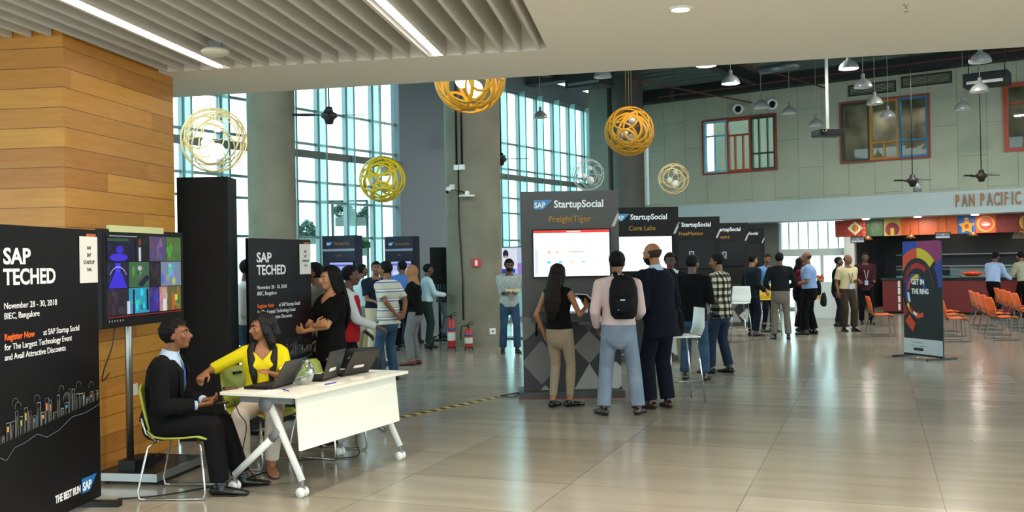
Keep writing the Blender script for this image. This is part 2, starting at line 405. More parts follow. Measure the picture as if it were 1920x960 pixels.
def facade_window(name, x0, x1, fins):
    w = bpy.data.objects.new(name, None); C.objects.link(w); w.matrix_world = MF; struct(w)
    MB().box((x0, -.14, .05), (x1, -.13, 6.43)).build('pane', glassm, w)
    for x in fins:
        MB().box((x-.035, -.16, .05), (x+.035, -.05, 6.43)).build('mullion', framem, w)
        s = MB(); s.box((x-.012, -.05, .05), (x+.012, .16, 6.43)); s.build('fin', finm, w)
        MB().box((x-.02, .16, .05), (x+.02, .18, 6.43)).build('mullion_edge', framem, w)
    for z in (.95, 2.25, 3.0, 3.42, 4.22, 4.93, 6.38):
        MB().box((x0, -.17, z-.025), (x1, -.10, z+.025)).build('transom', framem, w)
    MB().box((x0, .0, .05), (x1, -.1, .12)).build('sill', framem, w)
    bm_ = MB(); bm_.box((x0+.01, .02, 3.90), (x1-.01, .10, 4.05)); bm_.build('beam', beamm, w)
facade_window('window_1', -11.9, 3.35, [.734+.87*k for k in range(-14, 4) if .734+.87*k < 3.3])
facade_window('window_2', 5.2, 13.0, [5.84+.95*k for k in range(0, 8)])

# back wall of concrete panels
def panel_mat():
    m = bpy.data.materials.new('concrete_panels'); m.use_nodes = True; n = m.node_tree.nodes; l = m.node_tree.links; b = n['Principled BSDF']
    t = n.new('ShaderNodeTexCoord'); mp = n.new('ShaderNodeMapping'); mp.inputs['Rotation'].default_value = (R(90), 0, R(90)); l.new(t.outputs['Object'], mp.inputs[0])
    sp = n.new('ShaderNodeSeparateXYZ'); l.new(t.outputs['Object'], sp.inputs[0]); cb = n.new('ShaderNodeCombineXYZ'); l.new(sp.outputs[2], cb.inputs[0]); l.new(sp.outputs[0], cb.inputs[1])
    br = n.new('ShaderNodeTexBrick'); br.offset = .5; br.inputs['Scale'].default_value = 1; br.inputs['Brick Width'].default_value = 1.7; br.inputs['Row Height'].default_value = .72
    br.inputs['Mortar Size'].default_value = .007; br.inputs['Color1'].default_value = (*hexc('#a6a997'), 1); br.inputs['Color2'].default_value = (*hexc('#aeb19f'), 1); br.inputs['Mortar'].default_value = (*hexc('#7f8374'), 1)
    l.new(cb.outputs[0], br.inputs['Vector'])
    no = n.new('ShaderNodeTexNoise'); no.inputs['Scale'].default_value = 2; no.inputs['Detail'].default_value = 8; l.new(t.outputs['Object'], no.inputs['Vector'])
    rr = n.new('ShaderNodeValToRGB'); rr.color_ramp.elements[0].color = (.85, .86, .85, 1); rr.color_ramp.elements[1].color = (1.08, 1.08, 1.08, 1); l.new(no.outputs[0], rr.inputs[0])
    mx = n.new('ShaderNodeMix'); mx.data_type = 'RGBA'; mx.blend_type = 'MULTIPLY'; mx.inputs[0].default_value = 1; l.new(br.outputs[0], mx.inputs[6]); l.new(rr.outputs[0], mx.inputs[7])
    l.new(mx.outputs[2], b.inputs['Base Color']); b.inputs['Roughness'].default_value = .75; return m
holes = [(-7.33, 4.23, -4.95, 5.93), (-3.1, 4.27, -.68, 6.03), (1.12, 4.27, 3.5, 6.06), (-9.42, 3.4, -9.2, 5.4)]
s = MB(); wall_holes(s, -11.2, 9, 3.32, HT, 0, .3, holes)
o = s.build('wall_back', panel_mat()); o.matrix_world = MW; struct(o)
fas = mat('pale_blue_fascia', '#b2bfc2', .6)
s = MB(); s.box((-10.6, -.04, 2.70), (9, -.0, 3.318)); s.box((-10.6, -.0, 2.70), (9, 1.2, 2.76)); o = s.build('trim_fascia', fas); o.matrix_world = MW; struct(o)
# pale room behind one upper window; reflections in the others painted as mottled brown
pale = mat('pale_room_paint', '#b8b6a4', .8); brown = mat('mottled_reflection', '#8a7460', .8, var=.6, vscale=1.6)
s = MB(); s.box((-7.9, 2.2, 3.6), (-4.4, 2.3, 6.6)); s.box((-7.9, .31, 4.0), (-4.4, 2.2, 4.1)); o = s.build('wall_upper_room', pale); o.matrix_world = MW; struct(o)
s = MB(); s.box((-3.7, 1.4, 3.8), (6, 1.5, 6.8)); s.box((-3.7, .31, 4.0), (6, 1.4, 4.1)); o = s.build('wall_reflection_plane', brown); o.matrix_world = MW; struct(o)
for x in (-6.3, -2.2, -1.0, 2.0):
    p = MW @ V((x, 1.0, 5.9)); area_light('upper_room_fill', p, .25, 10 if x < -5 else 6, (1, .95, .85))  # lamps added to brighten the planes behind the upper windows
red = mat('red_window_frame', '#a8452c', .5); blue = mat('blue_window_frame', '#2f6f96', .5); green = mat('dark_green_window_frame', '#2d3a2c', .5); yel = mat('ochre_window_frame', '#b07a1c', .5); orr = mat('rust_window_frame', '#8d3420', .5); sky_ = mat('sky_blue_window_frame', '#7fb2c8', .5)
def upper_window(name, x0, z0, x1, z1, outer, cols, splits):
    w = bpy.data.objects.new(name, None); C.objects.link(w); w.matrix_world = MW; struct(w)
    e = .05; s = MB(); s.box((x0, -.05, z0), (x0+e, .25, z1)); s.box((x1-e, -.05, z0), (x1, .25, z1)); s.box((x0+e, -.05, z0), (x1-e, .25, z0+e)); s.box((x0+e, -.05, z1-e), (x1-e, .25, z1)); s.build('window_frame', outer, w)
    n = len(cols); wd = (x1-x0-2*e)/n
    for i in range(n):
        a, b = x0+e+wd*i, x0+e+wd*(i+1); s = MB(); q = .06
        s.box((a, -.03, z0+e), (a+q, .1, z1-e)); s.box((b-q, -.03, z0+e), (b, .1, z1-e)); s.box((a+q, -.03, z0+e), (b-q, .1, z0+e+q)); s.box((a+q, -.03, z1-e-q), (b-q, .1, z1-e))
        hz, vz = splits[i]; H = z1-z0
        if hz: s.box((a+q, -.02, z0+H*hz-.025), (b-q, .08, z0+H*hz+.025))
        for f, lo, hi in vz: s.box((a+(b-a)*f-.02, -.02, z0+e+H*lo), (a+(b-a)*f+.02, .08, z1-e if hi > .98 else z0+H*hi))
        s.build('sash', cols[i], w)
        MB().box((a+q, .03, z0+e+q), (b-q, .035, z1-e-q)).build('pane', glassm, w)
upper_window('window_3', *[holes[0][k] for k in (0, 1, 2, 3)], orr, [sky_, red, green], [(.70, [(.5, 0, .7)]), (.68, [(.33, 0, .68), (.66, 0, .68)]), (.32, [(.33, .0, 1), (.68, .0, 1)])])
upper_window('window_4', *[holes[1][k] for k in (0, 1, 2, 3)], orr, [green, yel, blue], [(0, []), (.3, [(.5, 0, .3)]), (.3, [])])
upper_window('window_5', *[holes[2][k] for k in (0, 1, 2, 3)], red, [red, red, red], [(.7, []), (0, []), (.5, [])])
# louvres and round speakers on the back wall
lou = mat('dark_louvre', '#23261f', .6)
for k, (u0, v0, u1, v1, dd) in enumerate([(1590, 166, 1664, 171, 27.6), (1688, 158, 1768, 152, 26.7)]):
    a = MW.inverted() @ at(u0, v0, dd); x0 = a.x; x1 = x0+1.3; z = 6.33+.07*k
    t = thing('wall_louvre', ['dark ventilation louvre above the left part of the ochre and blue window', 'dark ventilation louvre above the right part of the ochre and blue window'][k], 'vent', group='wall louvres')
    t.matrix_world = MW
    s = MB(); s.box((x0, -.03, z-.16), (x1, -.001, z-.12)); s.box((x0, -.03, z+.12), (x1, -.001, z+.16)); s.box((x0, -.03, z-.12), (x0+.04, -.001, z+.12)); s.box((x1-.04, -.03, z-.12), (x1, -.001, z+.12)); s.build('frame', lou, t)
    s = MB()
    for i in range(6): s.add([(x0+.04, -.025, z-.11+.04*i), (x1-.04, -.025, z-.11+.04*i), (x1-.04, -.004, z-.085+.04*i), (x0+.04, -.004, z-.085+.04*i)], [(0, 1, 2, 3)])
    s.build('slats', lou, t)
for (u, v, dd, lab) in [(1376, 202, 29.2, 'round white wall speaker with black centre above the sky blue window sash'), (1441, 193, 28.6, 'round white wall speaker with black centre near the green window sash')]:
    a = MW.inverted() @ at(u, v, dd)
    t = thing('wall_speaker', lab, 'speaker', MW @ V((a.x, -.0, a.z)), group='round wall speakers'); t.rotation_euler = (0, 0, math.atan2(-WV.y, -WV.x))
    s = MB(); s.xf = Matrix.Rotation(R(90), 4, 'X'); s.lathe([(.09, .02), (.12, .12), (.16, .12), (.17, .0), (.16, 0)], seg=24); s.build('housing', whitep, t)
    s = MB(); s.xf = Matrix.Rotation(R(90), 4, 'X'); s.lathe([(.001, .08), (.1, .05)], seg=24); s.build('driver', black, t)

# hall ceiling: corrugated deck, beams, ducts and pipes
s = MB(); prof = []
x = -12
n_ = 0
while x < 13:
    prof += [(x, 7.0), (x+.18, 7.0), (x+.26, 7.14), (x+.44, 7.14)]; x += .52
vs = [(x, y, z) for (x, z) in prof for y in (-30, 1.0)]
fs = [(2*i, 2*i+1, 2*i+3, 2*i+2) for i in range(len(prof)-1)]
s.add(vs, fs); deck = mat('green_grey_metal_deck', '#5c6a68', .55, .2)
MD = frame(MW @ V((0, 0, 0)), -WN, WV)    # local x away from camera side, y along the wall
s2 = MB()
prof = []; x = -22.0
while x < 1.0: prof += [(x, 7.0), (x+.18, 7.0), (x+.26, 7.14), (x+.44, 7.14)]; x += .52
vs = [(x, y, z) for (x, z) in prof for y in (-12, 10.3)]
s2.add(vs, [(2*i, 2*i+2, 2*i+3, 2*i+1) for i in range(len(prof)-1)]); s2.box((-22, -12, 7.2), (1.2, 10.3, 7.3))
o = s2.build('ceiling_hall', deck); o.matrix_world = MD; struct(o)
bk = mat('black_painted_beam', '#1b1e20', .6)
s = MB()
for y0 in (-6.5, -2.2, 5.2, 9.2): s.box((-20, y0, 6.72), (.3, y0+.25, 7.0))
for x0 in (-14, -9.5, -5.5, -.45): s.box((x0, -11, 6.62), (x0+.4, 10.2, 6.95))
o = s.build('trim_beams', bk); o.matrix_world = MD; struct(o)
pr = mat('red_sprinkler_pipe', '#5c2426', .5)
for k, (x0, y0, x1, y1) in enumerate([(-2.2, -8, -1.6, 8), (-8, 4.2, -.2, 3.4), (-12, -5, -.5, -5), (-6, 6.6, -.3, 5.6)]):
    t = MB().cyl((x0, y0, 6.54-.09*k), (x1, y1, 6.54-.09*k), .022, 8)
    o = t.build('sprinkler_pipe', pr); o.matrix_world = MD
    tag(o, ['thin red pipe running along the back wall under the hall ceiling', 'thin red pipe crossing above the orange ring lamp near the dark column', 'thin red pipe towards the projector mast under the hall ceiling', 'second thin red pipe beside the first over the dark column'][k], 'pipe', 'red sprinkler pipes')
dk = mat('galvanised_duct', '#74777a', .4, .6)
a = at(1428, 132, 24.0); b = at(1494, 122, 22.6)
tag(MB().cyl(a, b, .10, 20).build('round_duct', dk), 'grey round duct under the hall ceiling beside the projector mast', 'duct')
for (u, v, dd, sz, lab) in [(1850, 150, 23.5, (1.0, .6, .32), 'black air handling box hanging near the upper end of the back wall'), (1105, 150, 24.5, (1.1, .6, .4), 'black air handling box hanging left of the dark column')]:
    p = at(u, v, dd); t = thing('air_handler', lab, 'air conditioner', p, math.atan2(-WV.y, -WV.x))
    s = MB(); s.box((-sz[0]/2, -sz[1]/2, -sz[2]/2), (sz[0]/2, sz[1]/2, sz[2]/2)); s.build('casing', bk, t, bevel=.02)
    s = MB(); s.box((-sz[0]/2+.1, -sz[1]/2-.01, -sz[2]/2+.05), (sz[0]/2-.1, -sz[1]/2, -sz[2]/2+.12)); s.build('grille', steel, t)
    s = MB(); [MB().cyl((x, 0, sz[2]/2), (x, 0, 7.1-p.z), .012, 6).build('hanger', bk, t) for x in (-sz[0]/2+.1, sz[0]/2-.1)]

# concrete columns
conc = mat('raw_concrete', '#7b7463', .7, var=.16, vscale=1.5, bump=.15, bscale=6)
conc2 = mat('dark_concrete', '#4a4945', .75, var=.12, vscale=1.5)
def column(nm, u, v, d, r, z1, m):
    p = at(u, v, d); s = MB(); s.lathe([(r, 0), (r, z1)], (p.x, p.y, 0), 48); o = s.build(nm, m); return struct(o), p
column('wall_round_column', 889, 480, 19.6, .56, 7.05, conc)
column('wall_round_column', 512, 480, 18.4, .445, 7.05, conc)
o3, p3 = column('wall_round_column', 1182, 480, 28.2, .45, 7.0, conc2)
s = MB(); p = MW.inverted() @ p3; s.box((p.x-1.25, p.y-.1, 0), (p.x-.62, p.y+.3, HT)); o = s.build('wall_pier', mat('grey_green_plaster', '#717a72', .8)); o.matrix_world = MW; struct(o)
# lower back wall left of the entrance, entrance glazing
s = MB(); wall_holes(s, -10.4, 9, 0, 2.70, 1.2, 1.4, [(-5.4, .02, -3.35, 2.7), (-3.1, .02, 8.9, 2.62)]); o = s.build('wall_lower', mat('lower_wall_plaster', '#6d6d64', .8)); o.matrix_world = MW; struct(o)
w6 = bpy.data.objects.new('window_6', None); C.objects.link(w6); w6.matrix_world = MW; struct(w6)
wf = mat('white_door_frame', '#cfd3cf', .5)
s = MB(); s.box((-5.4, 1.25, 1.66), (-3.35, 1.35, 1.88)); s.box((-5.4, 1.25, .02), (-3.35, 1.35, .10))
s.box((-5.4, 1.24, .1), (-5.33, 1.36, 2.7)); s.box((-3.42, 1.24, .1), (-3.35, 1.36, 2.7))
for x in (-4.75, -4.1): s.box((x-.035, 1.25, .1), (x+.035, 1.35, 1.66))
for x in (-5.1, -4.8, -4.5, -4.2, -3.9, -3.6): s.box((x-.015, 1.27, 1.88), (x+.015, 1.33, 2.7))
s.build('window_frame', wf, w6); MB().box((-5.33, 1.298, .1), (-3.42, 1.302, 2.7)).build('pane', glassm, w6)
s = MB(); s.box((-3.35, 1.0, 0), (-3.1, 1.2, 2.7)); o = s.build('trim_door_post', wf); o.matrix_world = MW; struct(o)
# kitchen recess
kd = mat('kitchen_dark_tile', '#15171a', .35); ss = mat('stainless_panel', '#8d8f8c', .3, .9)
s = MB(); s.box((-3.1, 4.6, 0), (9, 4.7, 2.7)); s.box((-3.2, 1.4, 0), (-3.1, 4.7, 2.7)); s.box((-3.1, 1.4, 2.63), (9, 4.7, 2.7)); o = s.build('wall_kitchen', kd); o.matrix_world = MW; struct(o)
# outside: office block and paving
def office_mat():
    m = bpy.data.materials.new('pale_curtain_wall'); m.use_nodes = True; n = m.node_tree.nodes; l = m.node_tree.links; b = n['Principled BSDF']
    t = n.new('ShaderNodeTexCoord'); sp = n.new('ShaderNodeSeparateXYZ'); l.new(t.outputs['Object'], sp.inputs[0]); cb = n.new('ShaderNodeCombineXYZ'); l.new(sp.outputs[0], cb.inputs[0]); l.new(sp.outputs[2], cb.inputs[1])
    br = n.new('ShaderNodeTexBrick'); br.offset = 0; br.inputs['Scale'].default_value = 1; br.inputs['Brick Width'].default_value = 1.6; br.inputs['Row Height'].default_value = 3.4; br.inputs['Mortar Size'].default_value = .1
    br.inputs['Color1'].default_value = (.48, .72, .78, 1); br.inputs['Color2'].default_value = (.60, .84, .88, 1); br.inputs['Mortar'].default_value = (.9, .95, .95, 1)
    l.new(cb.outputs[0], br.inputs['Vector']); l.new(br.outputs[0], b.inputs['Base Color']); b.inputs['Roughness'].default_value = .5; return m
t = thing('office_building', 'pale blue glass office block seen through the tall windows', 'building'); t.matrix_world = frame(F0-FN*24, FU, FN)
s = MB(); s.box((-22, -6, 0), (6, 0, 34)); s.build('facade', office_mat(), t)
s = MB(); [s.box((-22, 0, z), (6, .35, z+.25)) for z in (3.3, 6.7, 10.1, 13.5, 16.9)]; s.build('ledge', mat('pale_ledge', '#dfe9e8', .6), t)
pv = mat('outdoor_paving', '#b3b8b0', .8)
s = MB(); s.box((-60, -90, -.12), (60, -.25, -.02)); o = s.build('floor_outside', pv); o.matrix_world = MF; struct(o)
s = MB(); s.box((-40, 1.4, -.12), (-3.3, 60, -.02)); o = s.build('floor_outside_entrance', pv); o.matrix_world = MW; struct(o)
# ---------------------------------------------------------------- objects
def logo(parent, x, z, h, y, name='logo', bluec='#1f6fb5', chars=True):
    """blue slanted plate with three white capitals"""
    w_ = h*2.0
    s = MB(); s.add([(x, y, z), (x+w_*.5, y, z), (x+w_, y, z+h), (x, y, z+h)], [(0, 1, 2, 3)]); s.add([(x, y-.003, z), (x+w_*.5, y-.003, z), (x+w_, y-.003, z+h), (x, y-.003, z+h)], [(0, 1, 2, 3)])
    o = s.build(name, mat('logo_blue'+bluec, bluec, .5), parent)
    text('lettering', 'SAP', h*.82, txtw, o, (x+h*.06, y-.005, z+h*.17), bold=h*.02, xs=.86)
    return o
# --- show banners
def show_banner(label, pL, pR, H, extra, near):
    L = (pR-pL).length; rz = math.atan2((pR-pL).y, (pR-pL).x)
    t = thing('event_banner', label, 'banner', pL, rz, 'black event banners')
    bm_ = mat('black_banner_print', '#09080c', .42, spec=.25)
    s = MB(); s.box((0, -.018, .05), (L, .018, H)); s.build('panel', bm_, t, bevel=.004)
    s = MB(); s.box((L-.12, -.20, 0), (L-.06, .20, .04)); s.build('foot', blackm, t)
    s = MB(); s.box((.06, -.20, 0), (.12, .20, .04)); s.build('foot', blackm, t)
    y = -.0215
    k = L/1.15
    T = lambda s_, x, z, h, m=txtw, b=0, xs=1: text('lettering', s_, h, m, t, (x*k, y, z), bold=b, xs=xs*k)
    x0 = .12 if near else .13
    T('SAP', x0, H-.235, .135, b=.0035, xs=1.18); T('TECHED', x0, H-.36, .135, b=.0035, xs=1.02)
    T('November 28 - 30, 2018', x0, H-.505, .054, xs=.98); T('BIEC, Bangalore', x0, H-.565, .054, xs=.98)
    T('Register Now', x0, H-.69, .054, txtr, b=.0012, xs=.95); T('at SAP Startup Social', x0+.38, H-.69, .054, xs=.88)
    T('for The Largest Technology Event', x0, H-.75, .054, xs=.93); T('and Avail Attractive Discounts', x0, H-.81, .054, xs=.93)
    # line drawing of a town on the banner
    rnd = random.Random(3); P = []; xs_ = 0; zz = H-1.24
    pts = [(0, 0), (.12, -.06), (.2, .0), (.3, .01), (.42, .04), (.52, 0), (.65, .02), (.8, .08), (.95, .08), (1.08, .1), (1.15, .12)]
    for a, b in zip(pts, pts[1:]): P.append(('#6d6d6d', line((a[0]*k, zz-.1+a[1]), (b[0]*k, zz-.1+b[1]), .004)))
    for i in range(26):
        x = .04+i*.042; w_ = rnd.uniform(.02, .045); h = rnd.uniform(.04, .16); b = zz-.06+.1*x
        for q in ((x, b, x, b+h), (x, b+h, x+w_, b+h), (x+w_, b+h, x+w_, b)): P.append((rnd.choice(['#8d8d8d', '#5f5f5f', '#a5a5a5']), line((q[0]*k, q[1]), (q[2]*k, q[3]), .003)))
        if rnd.random() < .5: P.append((rnd.choice(['#c8402c', '#d6a21e', '#2d7fae', '#cf7a3c', '#d8d34a']), rect((x+.006)*k, b+h*.5, (x+w_*.7)*k, b+h*.8)))
        for j in range(2): P.append(('#777777', line(((x+w_*.3*j)*k, b), ((x+w_*.3*j+.01)*k, b+h*.8), .0025)))
    for i in range(9):
        cx, cz = rnd.uniform(.1, 1.05), zz+.1+rnd.uniform(0, .08)
        for a in arc(cx*k, cz, .03, .033, 0, 200, 8): P.append(('#6a6a6a', a))
    gfx('town_drawing', P, y, t, lim=(.005, L-.005, 0, H), rough=.6)
    if near: text('lettering', 'THE BEST RUN', .07, txtw, t, ((.60)*k, y, .145), bold=.0015, xs=.62*k); logo(t, .90*k, .13, .10, y)
    s = MB(); s.box((L-.235*k, y-.004, H-.37), (L-.015*k, y-.001, H-.05)); n = s.build('taped_note', paper, t); n['label'] = 'white handwritten paper note'
    for j, st in enumerate(['AN', 'SAP', 'STARTUP', 'TAG']): text('handwriting', st, .036, mat('pen_ink', '#33333a', .7), t, (L-.125*k, y-.0055, H-.14-.05*j), align='CENTER', xs=.9*k)
    s = MB(); s.box((L-.15*k, y-.002, H-.048), (L-.03*k, y-.0005, H-.03)); s.build('tape', mat('orange_tape', '#c8602c', .6), t)
    return t
b1L = V((-3.045, 5.62, 0)); b1R = V((-2.95, 6.87, 0))
show_banner('large black event banner with a town drawing standing in the foreground beside the television', b1L, b1R, 1.93, True, True)
b2L = at(463, 480, 9.45); b2R = at(580, 480, 10.5); b2L.z = b2R.z = 0
show_banner('black event banner standing behind the woman in yellow and the laptops', b2L, b2R, 1.93, False, False)
# --- television on a mobile stand
TL, TR = V((-3.055, 7.22, 0)), V((-2.835, 8.37, 0)); LW = (TR-TL).length; rz = math.atan2((TR-TL).y, (TR-TL).x)
t = thing('television', 'large black television playing a photo collage beside the wood clad column', 'television', TL, rz)
s = MB(); s.box((0, 0, 1.205), (LW, .05, 1.955)); s.build('casing', black, t, bevel=.006)
rnd = random.Random(11); P = [('#050507', rect(.02, 1.225, LW-.02, 1.94))]
X0, Z0, CW, CH = .06, 1.30, LW-.11, .20
cols = {0: [('#2a2130', .27), ('#2f9fbf', .27), ('#3a2a86', .14), ('#b98a8a', .12), ('#6b6330', .20)], 1: [('#15123a', .27), ('#3f6a45', .27), ('#1d1520', .16), ('#7c8ea8', .30)], 2: [('#0a0a2c', .36), ('#0b0b10', .18), ('#584a6e', .24), ('#4f7a3a', .22)]}
for r in range(3):
    x = X0; z = Z0+r*(CH+.005)
    for c, f in cols[r]:
        w_ = CW*f; P.append((c, rect(x, z, x+w_-.004, z+CH)))
        for q in range(9):
            a, b = x+rnd.uniform(.0, w_*.75), z+rnd.uniform(0, CH*.7); c2 = tuple(max(0, min(1, v*rnd.uniform(.3, 2.2)+.01)) for v in hexc(c))
            P.append((c2, clip(disc(a+.02, b+.03, rnd.uniform(.012, .03), 10, rnd.uniform(.02, .05)), x, x+w_-.004, z, z+CH)))
        x += w_
P = [p for p in P if p[1]]
z1 = Z0+CH+.005; P += [('#3b2fe0', [(X0+.01, z1), (X0+.26, z1), (X0+.18, z1+.12), (X0+.09, z1+.12)]), ('#4a3cf0', rect(X0+.10, z1+.12, X0+.17, z1+.19))] + [('#c8c8f8', a) for a in arc(X0+.14, z1+.04, .12, .126, 30, 150, 10)]
z2 = z1+CH+.005; P += [('#4030e0', disc(X0+.15, z2+.03, .12, 20, .03)), ('#3a2ad0', disc(X0+.16, z2+.09, .05, 14, .03)), ('#d8d8e8', rect(X0+.42, z2, X0+.45, z2+.11)), ('#7a3a2a', disc(X0+.435, z2+.15, .02, 12, .03))]
P += [('#151f3a', [(X0+.40, z1+.02), (X0+.53, z1+.10), (X0+.57, z1+.07), (X0+.46, z1)]), ('#bfc8d0', disc(X0+.43, z1+.15, .03, 12, .02))]
P += [('#0d1114', rect(X0+.33, Z0, X0+.355, Z0+.19)), ('#0d1114', rect(X0+.52, Z0+.02, X0+.55, Z0+.19)), ('#d8dde0', rect(X0+.25, Z0, X0+.29, Z0+.10)), ('#d05a28', rect(X0+.90, Z0, X0+.94, Z0+.12)), ('#d8d84a', rect(X0+.95, Z0+.08, X0+.99, Z0+.13)), ('#e8e0e0', rect(X0+.76, Z0, X0+.82, Z0+.10)), ('#b8b09c', disc(X0+.79, Z0+.15, .03, 14, .035))]
P += [('#9c1c1c', rect(.05, 1.283, LW-.05, 1.290)), ('#2c5a34', rect(X0, 1.865, X0+.28, 1.885)), ('#a0a8a0', rect(X0+.03, 1.90, X0+.4, 1.908))]
for i in range(6): P.append(('#b0b0b0', rect(.07+i*.035, 1.25, .08+i*.035, 1.264)))
gfx('screen', P, -.0015, t, emit=.85)
s = MB(); s.box((.10, -.003, 1.935), (.86, .02, 1.985)); o = s.build('paper_strip', mat('pale_yellow_paper', '#cfd09a', .8), t); o['label'] = 'pale yellow paper strip taped on the top edge'
s = thing('television_stand', 'grey mobile stand with two poles and a low black base carrying the television', 'stand', (-2.9, 7.79, 0), rz-R(0))
b = MB(); b.box((-.37, -.24, .025), (.37, .26, .085)); b.build('base_plate', mat('charcoal_laminate', '#211f1e', .5), s)
b = MB(); b.box((-.385, -.255, .03), (.385, -.24, .09)); b.box((-.385, .26, .03), (.385, .275, .09)); b.box((-.385, -.24, .03), (-.37, .26, .09)); b.box((.37, -.24, .03), (.385, .26, .09)); b.build('edge_trim', steel, s)
for x in (-.32, .32):
    for y in (-.2, .2): MB().cyl((x, y, 0), (x, y, .026), .022, 10).build('foot', rubber, s)
MB().cyl((-.17, .10, .086), (-.17, .10, 1.9), .028, 14).build('pole', steel, s)
b = MB(); b.box((-.28, .066, 1.50), (.28, .10, 1.60)); b.build('mount', blackm, s)
b = MB(); b.box((-.30, -.02, .086), (-.02, .12, .17)); b.box((.02, .02, .086), (.2, .2, .13)); b.build('power_box', black, s)
# --- black tower panel and cables
a = at(333, 480, 9.25); a.z = 0; b_ = at(429, 480, 9.25); b_.z = 0
t = thing('display_tower', 'tall plain black panel tower standing behind the seated man and the desk', 'panel', a, 0)
W_ = b_.x-a.x; s = MB(); s.box((0, 0, .03), (W_, .30, 2.515)); s.build('panel', mat('matt_black_panel', '#0f0f11', .55, spec=.25), t, bevel=.004)
s = MB(); s.box((-.01, -.01, 0), (W_+.01, .31, .03)); s.build('plinth', blackm, t)
def cable(label, pts, r=.006, m=None, group=None, name='cable'):
    P_ = [V(p) for p in pts]; out = []
    for i in range(len(P_)-1):
        p0, p1, p2, p3 = P_[max(i-1, 0)], P_[i], P_[i+1], P_[min(i+2, len(P_)-1)]
        for k in range(6):
            u = k/6; out.append(.5*((2*p1)+(p2-p0)*u+(2*p0-5*p1+4*p2-p3)*u*u+(3*p1-p0-3*p2+p3)*u**3))
    out.append(P_[-1])
    return tag(MB().tube(out, r, 6).build(name, m or cord), label, 'cable', group)
cable('black cable hanging from the television down past the banner edge', [at(215, 612, 7.45), at(210, 650, 7.4), at(196, 690, 7.42), at(192, 715, 7.5), at(205, 700, 7.6)], .005)
cable('black cable lying on the floor from the banner foot towards the seated man', [(-2.85, 6.95, .008), (-2.6, 7.02, .008), (-2.35, 7.22, .008), (-2.1, 7.55, .008), (-1.95, 7.9, .008)])
cable('black cable drooping under the desk beside the rear castor', [at(668, 800, 8.3), at(668, 830, 8.35), V((-1.35, 8.3, .02)), V((-1.6, 8.25, .008)), V((-1.9, 8.2, .008))], .005)
cable('thin black cable falling from the near end of the desk top', [at(438, 748, 7.1), at(448, 775, 7.12), at(462, 800, 7.1), at(455, 860, 7.25), V((-2.0, 7.5, .01))], .004)

# --- desk
A_, B_, Cc = V((-2.19, 7.0, 0)), V((-1.535, 6.83, 0)), V((-.90, 8.27, 0))
ux = (Cc-B_).normalized(); uy = V((-ux.y, ux.x, 0)); DL, DW = (Cc-B_).length, .68
t = thing('folding_desk', 'white folding desk on castors with a hanging front panel', 'desk', B_, math.atan2(ux.y, ux.x))
s = MB(); s.box((0, 0, .715), (DL, DW, .74)); s.build('desk_top', white, t, bevel=.004)
s = MB(); s.add([(.10, .07, .71), (DL-.10, .07, .71), (DL-.16, -.0, .34), (.04, -.0, .34), (.10, .085, .71), (DL-.10, .085, .71), (DL-.16, .015, .34), (.04, .015, .34)], [(3, 2, 1, 0), (4, 5, 6, 7), (0, 1, 5, 4), (1, 2, 6, 5), (2, 3, 7, 6), (3, 0, 4, 7)]); s.build('modesty_panel', white, t)
for x in (.10, DL-.10):
    s = MB(); s.box((x-.02, .10, .66), (x+.02, DW-.12, .714)); s.cyl((x-.03, .33, .655), (x+.03, .33, .655), .055, 20); hb = s.build('hub', grey, t)
    s = MB(); s.tube([(x, .30, .64), (x, .035, .115)], [(.02, .032), (.02, .026)], 12, side=(1, 0, 0)); s.build('leg', whitep, t)
    s = MB(); s.tube([(x, .225, .46), (x, DW-.04, .115)], [(.02, .030), (.02, .026)], 12, side=(1, 0, 0)); s.build('leg', whitep, t)
    s = MB(); s.tube([(x, .22, .47), (x, .30, .40)], [(.0235, .036), (.0235, .034)], 12, side=(1, 0, 0)); s.build('joint', grey, t)
    for yy in (.035, DW-.04):
        s = MB(); s.cyl((x, yy, .06), (x, yy, .12), .012, 8); s.box((x-.016, yy-.02, .055), (x+.016, yy+.02, .08)); cs = s.build('castor', grey, t)
        for dx in (-.022, .022):
            s = MB(); s.cyl((x+dx-.010, yy, .036), (x+dx+.010, yy, .036), .036, 18); s.build('wheel', whitep, cs)
MD_ = Matrix.Translation(B_) @ Matrix.Rotation(math.atan2(ux.y, ux.x), 4, 'Z')
def on_desk(u, v): p = onz(u, v, .74); return p
